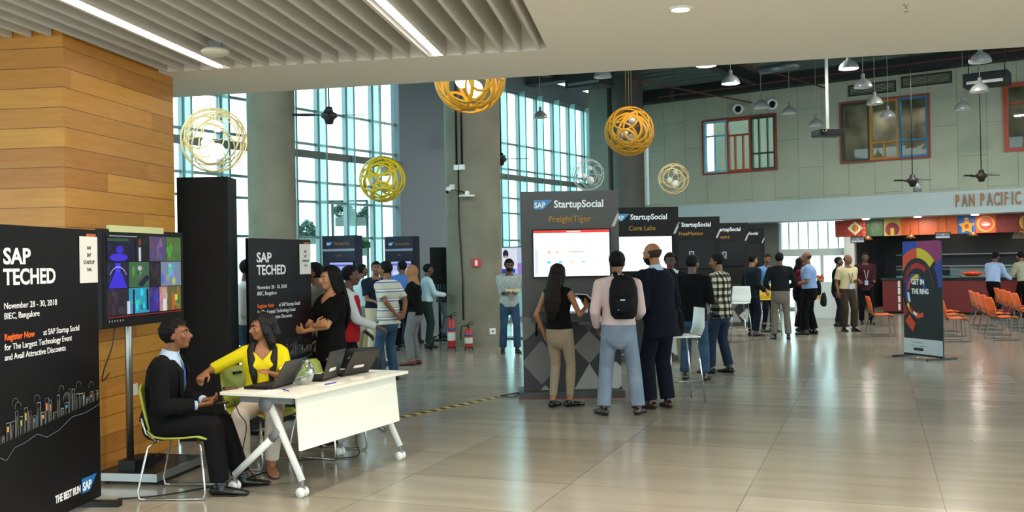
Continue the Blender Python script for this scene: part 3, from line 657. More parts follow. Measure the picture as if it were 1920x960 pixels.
# --- laptops (seen from behind their lids)
def laptop(label, loc, rz, lid=112, group='black laptops on the desk', sticker=True):
    t = thing('laptop', label, 'laptop', loc, rz, group)
    s = MB(); s.box((-.165, -.115, .004), (.165, .115, .022)); s.build('base', black, t, bevel=.003)
    s = MB(); s.box((-.15, -.05, .0225), (.15, .085, .0235)); s.build('keyboard', mat('key_grey', '#1c1c1e', .6), t)
    a = R(lid-90); s = MB(); s.xf = Matrix.Translation((0, .115, .02)) @ Matrix.Rotation(-a, 4, 'X')
    s.box((-.165, -.002, 0), (.165, .006, .225)); ld = s.build('lid', mat('black_lid', '#26231f', .38), t, bevel=.002)
    s = MB(); s.xf = Matrix.Translation((0, .115, .02)) @ Matrix.Rotation(-a, 4, 'X'); s.box((-.15, -.0035, .015), (.15, -.0022, .21)); s.build('screen', mat('laptop_glow', (.5, .6, .75), .4, emit=.7), ld)
    s = MB(); s.xf = Matrix.Translation((0, .115, .02)) @ Matrix.Rotation(-a, 4, 'X')
    if sticker: s.box((-.05, .0062, .055), (.075, .0072, .082)); s.build('sticker', paper, ld)
    s = MB(); s.xf = Matrix.Translation((0, .115, .02)) @ Matrix.Rotation(-a, 4, 'X') @ Matrix.Rotation(R(40), 4, 'Y') ; s.box((.03, .0062, .26), (.055, .0068, .266)); s.build('badge', chrome, ld)
    return t
dz = math.atan2(ux.y, ux.x)+R(180)
lp = lambda u, v: on_desk(u, v)
laptop('black laptop open in front of the woman in yellow, nearest the bowl', MD_ @ V((.34, .50, .74)), dz+R(8), 122, sticker=False)
laptop('black laptop between the glass bowl and the last laptop on the desk', MD_ @ V((.84, .42, .74)), dz+R(12), 108)
laptop('black laptop at the far end of the desk with a long white sticker', MD_ @ V((1.22, .40, .74)), dz-R(8), 124)
# --- glass fishbowl with slips of paper
def clear_glass():
    m = bpy.data.materials.new('clear_bowl_glass'); m.use_nodes = True; n = m.node_tree.nodes; l = m.node_tree.links; n.clear()
    o = n.new('ShaderNodeOutputMaterial'); mx = n.new('ShaderNodeMixShader'); tr = n.new('ShaderNodeBsdfTransparent'); gl = n.new('ShaderNodeBsdfGlossy')
    tr.inputs[0].default_value = (.93, .95, .95, 1); gl.inputs['Roughness'].default_value = .03; gl.inputs[0].default_value = (.9, .95, 1, 1)
    fr = n.new('ShaderNodeLayerWeight'); fr.inputs[0].default_value = .35
    l.new(fr.outputs['Facing'], mx.inputs[0]); l.new(tr.outputs[0], mx.inputs[1]); l.new(gl.outputs[0], mx.inputs[2]); l.new(mx.outputs[0], o.inputs[0]); return m
p = on_desk(567, 721)
t = thing('fish_bowl', 'round clear glass fish bowl with paper slips on the white desk', 'bowl', p)
MB().lathe([(.001, .004), (.05, .004), (.075, .03), (.093, .075), (.095, .10), (.085, .14), (.062, .17), (.055, .18), (.066, .192), (.062, .192), (.051, .18), (.058, .168), (.081, .138), (.091, .1), (.089, .076), (.07, .034), (.045, .01), (.001, .01)], seg=32).build('bowl', clear_glass(), t)
rnd = random.Random(5)
for i in range(3):
    s = MB(); s.xf = Matrix.Translation((rnd.uniform(-.02, .02), rnd.uniform(-.02, .02), .02+.012*i)) @ Euler((rnd.uniform(-.5, .5), rnd.uniform(-.5, .5), rnd.uniform(0, 3))).to_matrix().to_4x4(); s.box((-.028, -.02, 0), (.028, .02, .001)); s.build('paper_slip', paper, t)
s = MB(); s.tube([(0, 0, .1), (.02, .0, .12), (0, .02, .15), (-.02, 0, .13)], .004, 6); s.build('ribbon', paper, t)
# papers and pens on the desk
penb = mat('blue_pen', '#2d35a8', .4)
def sheet(label, x, y, r, w_=.21, h=.148):
    s = MB(); s.xf = Matrix.Translation((x, y, .7405)) @ Matrix.Rotation(r, 4, 'Z'); s.box((-w_/2, -h/2, 0), (w_/2, h/2, .002)); o = s.build('paper_sheet', paper); o.matrix_world = MD_; tag(o, label, 'paper', 'papers on the desk')
def pen(label, x, y, r, m=penb):
    s = MB(); s.xf = Matrix.Translation((x, y, .748)) @ Matrix.Rotation(r, 4, 'Z'); s.cyl((-.07, 0, 0), (.05, 0, 0), .0045, 8); s.cyl((.05, 0, 0), (.07, 0, 0), .0045, 8, .001); o = s.build('pen', m); o.matrix_world = MD_; tag(o, label, 'pen', 'pens on the desk')
sheet('white paper sheet near the corner of the desk in front of the woman in yellow', .12, .30, .2); sheet('white paper sheet under the blue pen beside the glass bowl', .62, .14, .1); sheet('small paper card lying beyond the bowl towards the far end of the desk', 1.0, .14, .6, .15, .1); sheet('paper sheet at the far end of the desk near the last laptop', 1.36, .28, .3)
pen('blue pen lying at the near corner of the desk', .17, .22, 1.0); pen('blue pen lying beside the glass bowl', .60, .12, -.1)
p = on_desk(432, 730)
s = MB(); s.box((-.05, -.03, 0), (.05, .03, .018)); o = s.build('wallet', mat('brown_leather', '#4a2f22', .5)); o.location = p; o.rotation_euler = (0, 0, .6); tag(o, 'small brown wallet at the near end of the desk top', 'wallet')
# --- green sled base chairs
chrome_ = chrome
olive = mat('olive_green_shell', '#9aa33c', .45)
def shell_chair(label, loc, rz, shell, name='meeting_chair', group=None, seat_h=.44, thin=False):
    """faces local +Y"""
    t = thing(name, label, 'chair', loc, rz, group)
    s = MB(); N = 8
    prof = [(.22, seat_h-.025), (.16, seat_h-.004), (.05, seat_h-.012), (-.08, seat_h-.016), (-.16, seat_h-.005), (-.205, seat_h+.04)]
    def sheet_(prof, th, wfun, curve):
        vs = []
        for i, (y, z) in enumerate(prof):
            for k in range(N+1):
                x = (k/N-.5)*2; vs.append((x*wfun(i), y+curve[0]*x*x, z+curve[1]*x*x))
        m_ = len(vs)
        dn = (0, -th, -th*.2) if curve[0] > 0 else (0, 0, -th)
        vs += [(a, b+dn[1], c+dn[2]) for a, b, c in vs]; fs = []
        R_ = len(prof)
        for i in range(R_-1):
            for k in range(N): a = i*(N+1)+k; fs.append((a, a+1, a+N+2, a+N+1)); fs.append((a+m_, a+m_+N+1, a+m_+N+2, a+m_+1))
        for i in range(R_-1):
            for k in (0, N): a = i*(N+1)+k; fs.append((a, a+N+1, a+N+1+m_, a+m_) if k == 0 else (a, a+m_, a+N+1+m_, a+N+1))
        for k in range(N):
            for i in (0, R_-1): a = i*(N+1)+k; fs.append((a, a+m_, a+m_+1, a+1) if i == 0 else (a, a+1, a+1+m_, a+m_))
        s.add(vs, fs, True)
    sheet_(prof, .012, lambda i: (.20, .215, .22, .215, .21, .20)[i], (0, .018)); s.build('seat', shell, t)
    s = MB(); prof = [(-.215, seat_h+.05), (-.23, seat_h+.14), (-.25, seat_h+.24), (-.275, seat_h+.34), (-.285, seat_h+.375)]
    sheet_(prof, .012, lambda i: (.19, .215, .22, .205, .16)[i], (.03, 0)); s.build('backrest', shell, t)
    chrome = chrome_ if shell.name != 'orange_shell' else mat('dull_steel_tube', '#5e5e5a', .4, .7)
    for sx_ in (-1, 1):
        s = MB(); s.tube([(sx_*.17, .15, seat_h-.03), (sx_*.215, .19, seat_h-.06), (sx_*.235, .225, .05), (sx_*.235, .21, .012), (sx_*.235, .15, .011), (sx_*.235, -.2, .011), (sx_*.235, -.25, .014), (sx_*.235, -.262, .06), (sx_*.215, -.19, seat_h-.06), (sx_*.16, -.15, seat_h-.03)], .0085, 8); s.build('leg_frame', chrome, t)
    for y_, x_ in ((.15, .17), (-.15, .16)): MB().tube([(-x_, y_, seat_h-.03), (x_, y_, seat_h-.03)], .008, 8).build('cross_bar', chrome, t)
    for x_ in (-1, 1): MB().tube([(x_*.16, -.15, seat_h-.03), (x_*.18, -.22, seat_h+.03), (x_*.185, -.245, seat_h+.14)], .008, 8).build('back_support', chrome, t)
    return t
shell_chair('olive green chair with chrome sled base under the man in the black suit', (-2.42, 7.13, 0), -R(92), olive, group='olive green chairs')
ch2 = shell_chair('olive green chair whose back rises beside the woman in yellow', (-2.12, 8.12, 0), -R(118), olive, group='olive green chairs')
s = MB(); s.box((-.045, -.315, .745), (.045, -.245, .765)); s.build('handle_slot', black, ch2)
shell_chair('olive green chair tucked behind the middle of the desk', (-1.62, 8.50, 0), -R(115), olive, group='olive green chairs')
# bag hanging behind the desk
def ruck(name, label, loc, rz, m, sc_=1, straps=True, parent_only=False, cat='bag', logo_=False):
    t = thing(name, label, cat, loc, rz)
    s = MB()
    prof = [(0, .10, .06), (.05, .14, .085), (.18, .155, .095), (.32, .15, .09), (.42, .12, .07), (.47, .06, .04)]
    s.tube([(0, 0, z*sc_) for z, _, _ in prof], [(a*sc_, b*sc_) for _, a, b in prof], 18, side=(1, 0, 0)); s.build('body', m, t)
    s = MB(); s.tube([(0, .075*sc_, z*sc_) for z in (.05, .09, .2, .25)], [(.06*sc_, .03*sc_), (.115*sc_, .045*sc_), (.12*sc_, .045*sc_), (.07*sc_, .02*sc_)], 14, side=(1, 0, 0)); s.build('pocket', m, t)
    s = MB(); s.tube([(-.03*sc_, -.02*sc_, .465*sc_), (0, -.02*sc_, .50*sc_), (.03*sc_, -.02*sc_, .465*sc_)], .007, 8); s.build('handle', m, t)
    if logo_:
        s = MB(); s.box((-.02, .121, .20), (.03, .1235, .207)); o = s.build('badge', chrome, t)
        s = MB(); s.cyl((.05, .10, .10), (.05, .128, .10), .009, 12); o = s.build('button', mat('blue_button', '#2d6fd0', .4), t)
    return t
bagm = mat('black_nylon', '#0b0b0c', .75, spec=.2, bump=.3, bscale=30)
shell_chair('black chair standing behind the laptops next to the woman in the black shirt', (at(662, 480, 9.7).x, 9.7, 0), R(20), mat('black_chair_shell', '#111113', .5), seat_h=.47)
# --- hazard tape over the floor cable
p0, p1 = fl(733, 787), fl(938, 744); L_ = (p1-p0).length
def stripe_mat():
    m = bpy.data.materials.new('hazard_stripes'); m.use_nodes = True; n = m.node_tree.nodes; l = m.node_tree.links; b = n['Principled BSDF']
    t_ = n.new('ShaderNodeTexCoord'); sp = n.new('ShaderNodeSeparateXYZ'); l.new(t_.outputs['Object'], sp.inputs[0])
    ad = n.new('ShaderNodeMath'); ad.operation = 'MULTIPLY_ADD'; l.new(sp.outputs[1], ad.inputs[0]); ad.inputs[1].default_value = 1.5; l.new(sp.outputs[0], ad.inputs[2])
    dv = n.new('ShaderNodeMath'); dv.operation = 'DIVIDE'; l.new(ad.outputs[0], dv.inputs[0]); dv.inputs[1].default_value = .17
    fr = n.new('ShaderNodeMath'); fr.operation = 'FRACT'; l.new(dv.outputs[0], fr.inputs[0]); gt = n.new('ShaderNodeMath'); gt.operation = 'GREATER_THAN'; l.new(fr.outputs[0], gt.inputs[0]); gt.inputs[1].default_value = .5
    mx = n.new('ShaderNodeMix'); mx.data_type = 'RGBA'; l.new(gt.outputs[0], mx.inputs[0]); mx.inputs[6].default_value = (*hexc('#c4a632'), 1); mx.inputs[7].default_value = (.02, .02, .02, 1); l.new(mx.outputs[2], b.inputs['Base Color']); return m
s = MB(); s.add([(0, -.04, .001), (L_, -.04, .001), (L_, 0, .018), (0, 0, .018), (L_, .04, .001), (0, .04, .001)], [(0, 1, 2, 3), (3, 2, 4, 5)], True)
o = s.build('hazard_tape', stripe_mat()); o.location = p0; o.rotation_euler = (0, 0, math.atan2((p1-p0).y, (p1-p0).x)); tag(o, 'yellow and black striped tape covering a cable across the floor', 'tape')
q = fl(972, 739)
cable('pair of black cables running from the striped tape to the first exhibition kiosk', [p1+V((0, 0, .012)), (p1+q)/2+V((.0, .05, .01)), q+V((.05, .1, .01))], .008)
cable('black cable beside the tape end running to the first exhibition kiosk plinth', [p1+V((0, -.02, .012)), (p1+q)/2+V((.05, -.22, .01)), q+V((.02, -.05, .02))], .006)

# --- exhibition kiosks
def kiosk(label, x0, d, W_, name_, lit, red_=False, diamonds=True):
    t = thing('exhibition_kiosk', label, 'kiosk', (x0, d, 0), 0, 'charcoal exhibition kiosks')
    H = 2.5
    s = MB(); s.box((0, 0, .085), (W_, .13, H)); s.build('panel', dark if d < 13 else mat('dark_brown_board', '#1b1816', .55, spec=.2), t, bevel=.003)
    s = MB(); s.box((-.06, -.19, 0), (W_+.02, .40, .085)); s.build('plinth', mat('plinth_grey', '#3b3a3a', .5), t, bevel=.004)
    s = MB(); s.box((-.058, -.193, .0), (W_+.018, -.1905, .01)); s.build('edge_strip', mat('dull_red_strip', '#7a3028', .5), t)
    y = -.003
    logo(t, .16, H-.22, .115, y, bluec='#4a86b8')
    text('lettering', 'StartupSocial', .125, txtw, t, (.405, y, H-.20), bold=.0025, xs=.92)
    text('lettering', name_, .105, txto, t, (W_*.5, y, H-.375), bold=.0015, align='CENTER')
    s = MB(); s.box((.135, -.045, 1.45), (W_-.11, -.002, 2.035)); tv = s.build('television', black, t, bevel=.003)
    P = []
    if lit:
        P = [('#f4f6fa', rect(.148, 1.463, W_-.123, 2.022))]
        if red_:
            P += [('#d8392c', rect(.148, 1.990, W_-.123, 2.022)), ('#f5dcd8', rect(.55, 2.0, .72, 2.011)), ('#dfe3e6', rect(.45, 1.915, .95, 1.922))]
            for i, c in enumerate(['#f0a87a', '#f0b892', '#ece0a0', '#bfe0f0']): P.append((c, rect(.32+.10*i, 1.74, .35+.10*i, 1.77)))
            for i, c in enumerate(['#6fc0e0', '#6fd0d8', '#f0d8a0', '#a8d0f0', '#d8dde2']): P.append((c, rect(.31+.14*i, 1.62, .35+.14*i, 1.65)))
            P += [('#f0b0a8', rect(.58, 1.75, .75, 1.765)), ('#c8d4e8', rect(.16, 1.50, .20, 1.8))]
        else: P += [('#dde6f4', rect(.16, 1.5, .3, 2.0)), ('#e4ecf6', rect(.35, 1.95, .9, 1.97))]
        gfx('screen', P, -.0465, tv, emit=1.25, step=.0002)
    else:
        P = [('#040404', rect(.148, 1.463, W_-.123, 2.022)), ('#c8ccd4', rect(W_*.5-.05, 1.68, W_*.5+.05, 1.80)), ('#303848', rect(W_*.5-.03, 1.70, W_*.5+.03, 1.78)), ('#b8bcc4', rect(W_*.5-.06, 1.64, W_*.5+.06, 1.66))]
        gfx('screen', P, -.0465, tv, emit=.6, step=.0002)
    # checkered front print
    P = []; a, b = .36, .40
    tones = ['#2a2827', '#5d5a57', '#3f3c3a', '#8b8884', '#242221', '#a9a6a1']
    for cx, cz, hw, hh, c in ((.80, .60, .19, .20, '#7a7773'), (.80, 1.0, .19, .20, '#55524f'), (.80, .0, .24, .40, '#9a9793'), (.22, .42, .24, .27, '#65625f'), (.26, -.09, .22, .24, '#85827e'), (1.12, .24, .19, .18, '#bcb9b5'), (.02, .86, .20, .17, '#6b6865'), (.42, .82, .2, .15, '#403e3c')): P.append((c, [(cx-hw, cz), (cx, cz-hh), (cx+hw, cz), (cx, cz+hh)]))
    gfx('checkered_print', [('#242221', rect(.002, .09, W_-.002, .98))]+P, -.001, t, lim=(.002, W_-.002, .088, .98))
    P = [('#b5b2ad', [(W_-.09, 2.06), (W_-.05, 2.06), (W_-.002, 2.17), (W_-.002, 2.24), (W_-.05, 2.15)])]
    gfx('corner_mark', P, -.0015, t)
    s = MB(); s.box((.10, -.40, 1.0), (W_-.0, -.001, 1.03)); s.box((.10, -.40, .93), (W_, -.385, 1.0)); s.build('shelf', mat('shelf_black', '#171616', .4), t)
    for x in (.16, W_-.08): MB().tube([(x, -.002, .75), (x, -.36, .998)], .012, 6).build('bracket', blackm, t)
    return t
KX = [(.115, 11.8, 1.19, 'FreightTiger', 1, 1), (1.53, 15.8, 1.19, 'Core Labs', 1, 0), (3.06, 19.8, 1.19, 'FreeMotion', 0, 0), (4.56, 23.6, 1.19, 'Inspire', 0, 0), (6.1, 28.0, 1.19, 'Voicu', 0, 0)]
KL = ['charcoal kiosk nearest the camera with a lit screen under a red bar', 'charcoal kiosk with a lit white screen behind the bald man in the suit', 'dark kiosk with a black screen behind the man in the plaid shirt', 'fourth dark kiosk in the receding row with a small picture on a black screen', 'farthest and smallest kiosk at the end of the receding row']
for (x, d, W_, nm, lit, rd), lb in zip(KX, KL): kiosk(lb, x, d, W_, nm, lit, rd)
# tablet on a stand and switch box at the first kiosk
t = thing('tablet', 'white tablet standing on the shelf of the nearest kiosk', 'tablet', (.77, 11.56, 1.03), 0)
s = MB(); s.xf = Matrix.Rotation(-R(14), 4, 'X'); s.box((-.12, -.008, 0), (.12, .0, .19)); s.build('casing', whitep, t, bevel=.003)
s = MB(); s.xf = Matrix.Rotation(-R(14), 4, 'X'); s.box((-.095, -.0095, .02), (.095, -.0082, .17)); s.build('screen', mat('tablet_glow', (.75, .85, .95), .4, emit=.8), t)
t = thing('socket_box', 'small grey switch box on the checkered front of the nearest kiosk', 'socket', (.88, 11.775, .87), 0)
s = MB(); s.box((-.09, -.02, 0), (.06, .022, .075)); s.build('box', grey, t, bevel=.004); s = MB(); s.box((-.02, -.023, .025), (.0, -.021, .045)); s.build('switch', mat('green_switch', '#5a8a4a', .5), t)
# laptops on the farther kiosks
for x, d, lab in ((3.55, 19.5, 'open laptop on the shelf of the kiosk by the plaid shirt'), (5.0, 23.3, 'open laptop on the shelf of the fourth kiosk')):
    laptop(lab, (x, d, 1.03), R(20), 115, group='laptops on kiosk shelves', sticker=False)
# --- blue kiosks near the windows
def blue_kiosk(label, u0, u1, d, titl, sub):
    a = at(u0, 480, d); b = at(u1, 480, d-.25); a.z = b.z = 0; W_ = (b-a).length
    t = thing('exhibition_booth', label, 'kiosk', a, math.atan2((b-a).y, (b-a).x), 'navy exhibition booths')
    nv = mat('navy_board', '#141a33', .5); H = 2.22
    s = MB(); s.box((0, 0, .06), (W_, .3, H)); s.build('panel', nv, t)
    s = MB(); s.box((-.02, .0, 0.06), (-.001, .34, H)); s.build('side_panel', mat('teal_side', '#34484c', .5), t)
    s = MB(); s.box((-.03, -.1, 0), (W_+.03, .36, .06)); s.build('plinth', blackm, t)
    s = MB(); s.box((0, -.012, H-.30), (W_, -.002, H-.255)); s.build('light_strip', mat('pale_strip', '#9aa0b8', .5), t)
    logo(t, W_*.12, H-.19, .075, -.003); text('lettering', titl, .085, txto, t, (W_*.36, -.004, H-.18), xs=.8); text('lettering', sub, .05, txto, t, (W_*.5, -.004, H-.40), align='CENTER')
    s = MB(); s.box((W_*.22, -.04, 1.12), (W_-.0, -.002, 1.72)); tv = s.build('television', black, t)
    gfx('screen', [('#a9b2e8', rect(W_*.24, 1.14, W_-.02, 1.70)), ('#5a62b8', rect(W_*.24, 1.62, W_-.02, 1.66)), ('#d0d4f4', rect(W_*.3, 1.3, W_*.7, 1.5))], -.0415, tv, emit=1.0)
    s = MB(); s.box((W_*.1, -.35, .98), (W_, -.002, 1.01)); s.build('shelf', blackm, t)
blue_kiosk('navy booth with a lilac screen in front of the plant rack', 606, 665, 18.9, 'StartupTalks', 'Innoviti')
blue_kiosk('navy booth with a lilac screen beside the blue grey wall', 723, 774, 20.2, 'StartupTalks', 'Niki')
# --- screens by the column
t = thing('television', 'television with a portrait picture on a stand behind the man reading beside the kiosk', 'television', at(922, 480, 20.9), 0); t.location.z = 0
s = MB(); s.box((0, 0, 1.28), (1.15, .05, 1.98)); s.build('casing', black, t)
gfx('screen', [('#b9c8e4', rect(.02, 1.30, 1.13, 1.96)), ('#dfe6f4', rect(.15, 1.5, .55, 1.94)), ('#1c2030', disc(.30, 1.82, .06, 16, .09)), ('#c8a890', disc(.30, 1.76, .03)), ('#f0f0f4', rect(.24, 1.5, .36, 1.70)), ('#2c3fae', rect(.02, 1.30, .5, 1.50)), ('#8a5ac8', rect(.12, 1.32, .2, 1.48)), ('#3fa0d8', rect(.3, 1.3, .5, 1.42)), ('#9f7fd0', rect(.55, 1.3, 1.13, 1.62))], -.002, t, emit=.9)
s = MB(); s.cyl((.5, .07, .03), (.5, .07, 1.6), .03); s.build('pole', blackm, t); s = MB(); s.box((.15, -.2, 0), (.85, .3, .03)); s.build('base', blackm, t)
a = at(806, 480, 20.7); a.z = 0
t = thing('television', 'switched off black television on a stand against the blue grey wall', 'television', a, R(10))
s = MB(); s.box((0, 0, 1.20), (.40, .06, 1.99)); s.build('casing', black, t); s = MB(); s.box((.02, -.003, 1.23), (.38, -.001, 1.96)); s.build('screen', mat('dead_screen', '#050607', .15), t)
s = MB(); s.cyl((.2, .09, .03), (.2, .09, 1.5), .03); s.build('pole', blackm, t); s = MB(); s.box((-.05, -.2, 0), (.45, .3, .03)); s.build('base', blackm, t)

# --- globe pendants cut from bent rings
def globe(label, u, v, dia_px, d, m, lit, nband, seed, wid=.035, ztop=7.0, group='ring globe pendants', cord_m=None):
    c = at(u, v, d); Rr = dia_px/2/F*d
    t = thing('globe_pendant', label, 'pendant lamp', c, 0, group)
    rnd = random.Random(seed)
    s = MB()
    def circ(axis, off, wd, th=.012):
        axis = V(axis).normalized(); r_ = math.sqrt(max(.0, 1-off*off))*Rr; cc_ = axis*off*Rr; e1 = axis.orthogonal().normalized(); e2 = axis.cross(e1); n_ = 56
        pts = [cc_+(e1*math.cos(2*math.pi*k/n_)+e2*math.sin(2*math.pi*k/n_))*r_ for k in range(n_)]
        # ribbon that hugs the sphere
        vs = []
        for p in pts:
            nn = p.normalized(); tdir = nn.cross((axis-nn*axis.dot(nn)).normalized()); wdir = nn.cross(tdir).normalized()
            for (a_, b_) in ((-1, 0), (1, 0), (1, 1), (-1, 1)): vs.append(nn*(Rr-th*b_)+wdir*a_*wd/2)
        fs = []
        for k in range(n_):
            k2 = (k+1) % n_
            for q in range(4): q2 = (q+1) % 4; fs.append((k*4+q, k*4+q2, k2*4+q2, k2*4+q))
        s.add(vs, fs, True)
    vd = V((c.x, c.y, c.z-CAMZ)).normalized()
    for k in range(nband):
        ax = (-vd*(1 if k % 3 else -1)+V((rnd.gauss(0, .5), rnd.gauss(0, .5), rnd.gauss(0, .5)))).normalized()
        circ(ax, [.15, .45, .62, .76, .86, .94, .3][k % 7], wid*Rr/.42*rnd.uniform(.5, .9))
    for k, of in enumerate((.05, .35, .6, .8)):
        circ((-vd+V((rnd.uniform(-.25, .25), 0, rnd.uniform(-.25, .25)))), of, wid*Rr/.42*(2.6 if k == 0 else .8))
    s.build('ring_shell', m, t)
    gm = mat('opal_bulb_lit', (1, .97, .9), .4, emit=6) if lit else mat('opal_bulb', '#d8d6d0', .3)
    for q, rr_ in ((V((.12, 0, .42)), .19), (V((-.22, .1, -.08)), .22), (V((.12, -.1, -.35)), .27)):
        if lit != 2 or rr_ < .3: MB().ell(q*Rr, (rr_*Rr*.9,)*3).build('bulb', gm, t)
    cz = ztop-c.z
    for x_, y_ in ((0, 0), (.05, .02), (-.05, .03)): MB().cyl((x_, y_, Rr*(.6 if x_ == 0 else .97)), (x_, y_, cz), .004, 6).build('cord', cord_m or mat('amber_cord', '#8a7440', .6), t)
    return t
orng = mat('orange_lacquer', '#e09a12', .45); oran2 = mat('deep_orange_lacquer', '#c98a14', .5); yelm = mat('yellow_lacquer', '#d8b610', .45); palew = mat('pale_ply', '#e2c58a', .5)
globe('big orange ring globe lamp with a glowing bulb at the soffit edge', 881, 145, 134, 12.4, orng, 1, 14, 2, .05)
globe('deep orange ring globe lamp beside the dark concrete column', 1180, 246, 92, 17.6, oran2, 0, 15, 4, .055)
globe('yellow ring globe lamp hanging low in front of the windows', 717, 336, 86, 18.2, yelm, 0, 12, 9, .055)
globe('pale wooden ring globe lamp glowing in front of the left window', 401, 263, 122, 13.4, palew, 1, 12, 12, .018)
globe('pale thin ringed globe lamp against the concrete back wall', 1263, 335, 58, 26.5, palew, 0, 10, 5, .012)
globe('faint grey ring globe lamp in front of the far window over the kiosk', 1103, 328, 60, 26.5, mat('grey_ply', '#aeb8b0', .5), 0, 9, 8, .012)
# --- dome pendants
dom = mat('grey_enamel', '#8b8f90', .35, .3); domi = mat('white_enamel', '#dedede', .5)
def dome(label, u, v, r, d, lit, ztop=6.98):
    c = at(u, v, d); Rr = r/F*d
    t = thing('dome_pendant', label, 'pendant lamp', c, 0, 'grey dome pendants')
    MB().lathe([(.18*Rr, .95*Rr), (.22*Rr, .70*Rr), (.45*Rr, .55*Rr), (.78*Rr, .28*Rr), (.95*Rr, .0), (1.0*Rr, -.25*Rr), (1.0*Rr, -.30*Rr)], seg=28).build('shade', dom, t)
    MB().lathe([(.98*Rr, -.30*Rr), (.97*Rr, -.25*Rr), (.92*Rr, .0), (.75*Rr, .25*Rr), (.42*Rr, .50*Rr), (.05*Rr, .55*Rr)], seg=28).build('inner_shade', domi if not lit else mat('lit_reflector', (1, .98, .95), .5, emit=2.2), t)
    MB().lathe([(.001, 1.25*Rr), (.2*Rr, 1.22*Rr), (.2*Rr, .85*Rr), (.001, .85*Rr)], seg=14).build('lamp_holder', grey, t)
    MB().ell((0, 0, .12*Rr), (.22*Rr,)*3, nu=10, nv=7).build('bulb', mat('opal_bulb_lit', (1, .97, .9), .4, emit=6) if lit else mat('opal_bulb', '#d8d6d0', .3), t)
    MB().cyl((0, 0, 1.2*Rr), (0, 0, ztop-c.z), .007, 6).build('cord', mat('grey_flex', '#8a8c88', .5), t)
DP = [(1370, 152, 17, 21, 1, 'lit grey dome pendant over the gap between the round speaker and the sky blue window'), (1591, 124, 18, 19.5, 1, 'lit grey dome pendant just right of the projector mast'), (1324, 118, 19, 19.5, 1, 'lit dome pendant half hidden behind the soffit edge'), (1130, 140, 17, 20, 0, 'grey dome pendant at the soffit edge left of the dark column'), (1013, 217, 13.5, 24, 0, 'grey dome pendant in front of the bright far window'), (1427, 198, 15, 25, 0, 'grey dome pendant beside the second round speaker'), (1480, 209, 13.5, 25, 0, 'grey dome pendant left of the projector mast'), (1618, 159, 17, 21.4, 0, 'grey dome pendant over the dark louvre'), (1640, 191, 15, 22.5, 0, 'grey dome pendant in front of the ochre window frame top'), (1665, 216, 14, 23.5, 0, 'grey dome pendant in front of the middle of the ochre sash'), (1530, 232, 13.5, 25, 0, 'grey dome pendant close to the projector'), (1806, 201, 15.5, 23.5, 0, 'grey dome pendant hanging right of the blue sash'), (1837, 167, 17.5, 22, 0, 'lower of the two grey dome pendants at the upper right'), (1838, 111, 20, 18, 0, 'large grey dome pendant at the upper right, above another dome')]
for u, v, r, d, lit, lb in DP: dome(lb, u, v, r, d, lit)
# --- ceiling fans
fanm = mat('dark_bronze', '#2a2622', .5, .3)
def fan(label, u, v, d, Rr, rot, nb=4, ztop=6.98, down=0):
    c = at(u, v, d); t = thing('ceiling_fan', label, 'fan', c, 0, 'ceiling fans')
    MB().lathe([(.001, .14), (.05, .13), (.07, .05), (.12, .03), (.13, -.03), (.08, -.07), (.06, -.14), (.001, -.15)], seg=20).build('motor', fanm, t)
    for k in range(nb):
        a = rot+2*math.pi*k/nb; s = MB(); s.xf = Matrix.Rotation(a, 4, 'Z') @ Matrix.Rotation(R(10), 4, 'X')
        s.box((.1, -.02, -.004), (.24, .02, .006)); s.add([(.22, -.05, 0), (Rr*.6, -.075, 0), (Rr, -.055, 0), (Rr, .055, 0), (Rr*.6, .07, 0), (.22, .05, 0), (.22, -.05, .008), (Rr*.6, -.075, .008), (Rr, -.055, .008), (Rr, .055, .008), (Rr*.6, .07, .008), (.22, .05, .008)], [(5, 4, 3, 2, 1, 0), (6, 7, 8, 9, 10, 11)]+[(i, (i+1) % 6, (i+1) % 6+6, i+6) for i in range(6)]); s.build('blade', fanm, t)
    MB().cyl((0, 0, .13), (0, 0, ztop-c.z), .012, 8).build('down_rod', fanm, t)
fan('dark ceiling fan in front of the left tall window', 617, 216, 15.5, .58, .15)
fan('dark ceiling fan in front of the far window beside the concrete column', 939, 298, 21.0, .62, .1)
fan('dark ceiling fan on a long rod below the ochre and blue window', 1711, 338, 22.0, .42, .0)
fan('dark ceiling fan on a long rod at the right above the restaurant sign', 1840, 329, 22.5, .42, .05)
p = at(1720, 352, 24.3); t = thing('wall_lamp', 'small pale cylinder hanging under the fan by the pale blue fascia', 'lamp', p); MB().lathe([(.001, .16), (.10, .15), (.10, -.1), (.001, -.1)], seg=18).build('shade', dom, t); MB().cyl((0, 0, .15), (0, 0, .5), .01, 6).build('stem', dom, t)
# --- projector on a white mast
c = at(1552, 250, 21.5); t = thing('projector', 'black ceiling projector hanging on a long white mast', 'projector', c, R(8))
s = MB(); s.box((-.29, -.22, -.07), (.29, .22, .07)); s.build('body', black, t, bevel=.015)
s = MB(); s.cyl((-.2, -.27, 0), (-.2, -.22, 0), .05, 16); s.build('lens', mat('dead_screen', '#050607', .15), t)
s = MB(); s.box((-.21, -.224, .02), (-.13, -.221, .05)); s.build('label_plate', mat('bright_yellow_label', '#d8c81e', .5), t)
MB().cyl((0, 0, .07), (0, 0, 6.98-c.z), .035, 14).build('mast', whitep, t)
s = MB(); s.box((-.16, -.12, .0701), (.16, .12, .085)); s.build('mount_plate', steel, t)
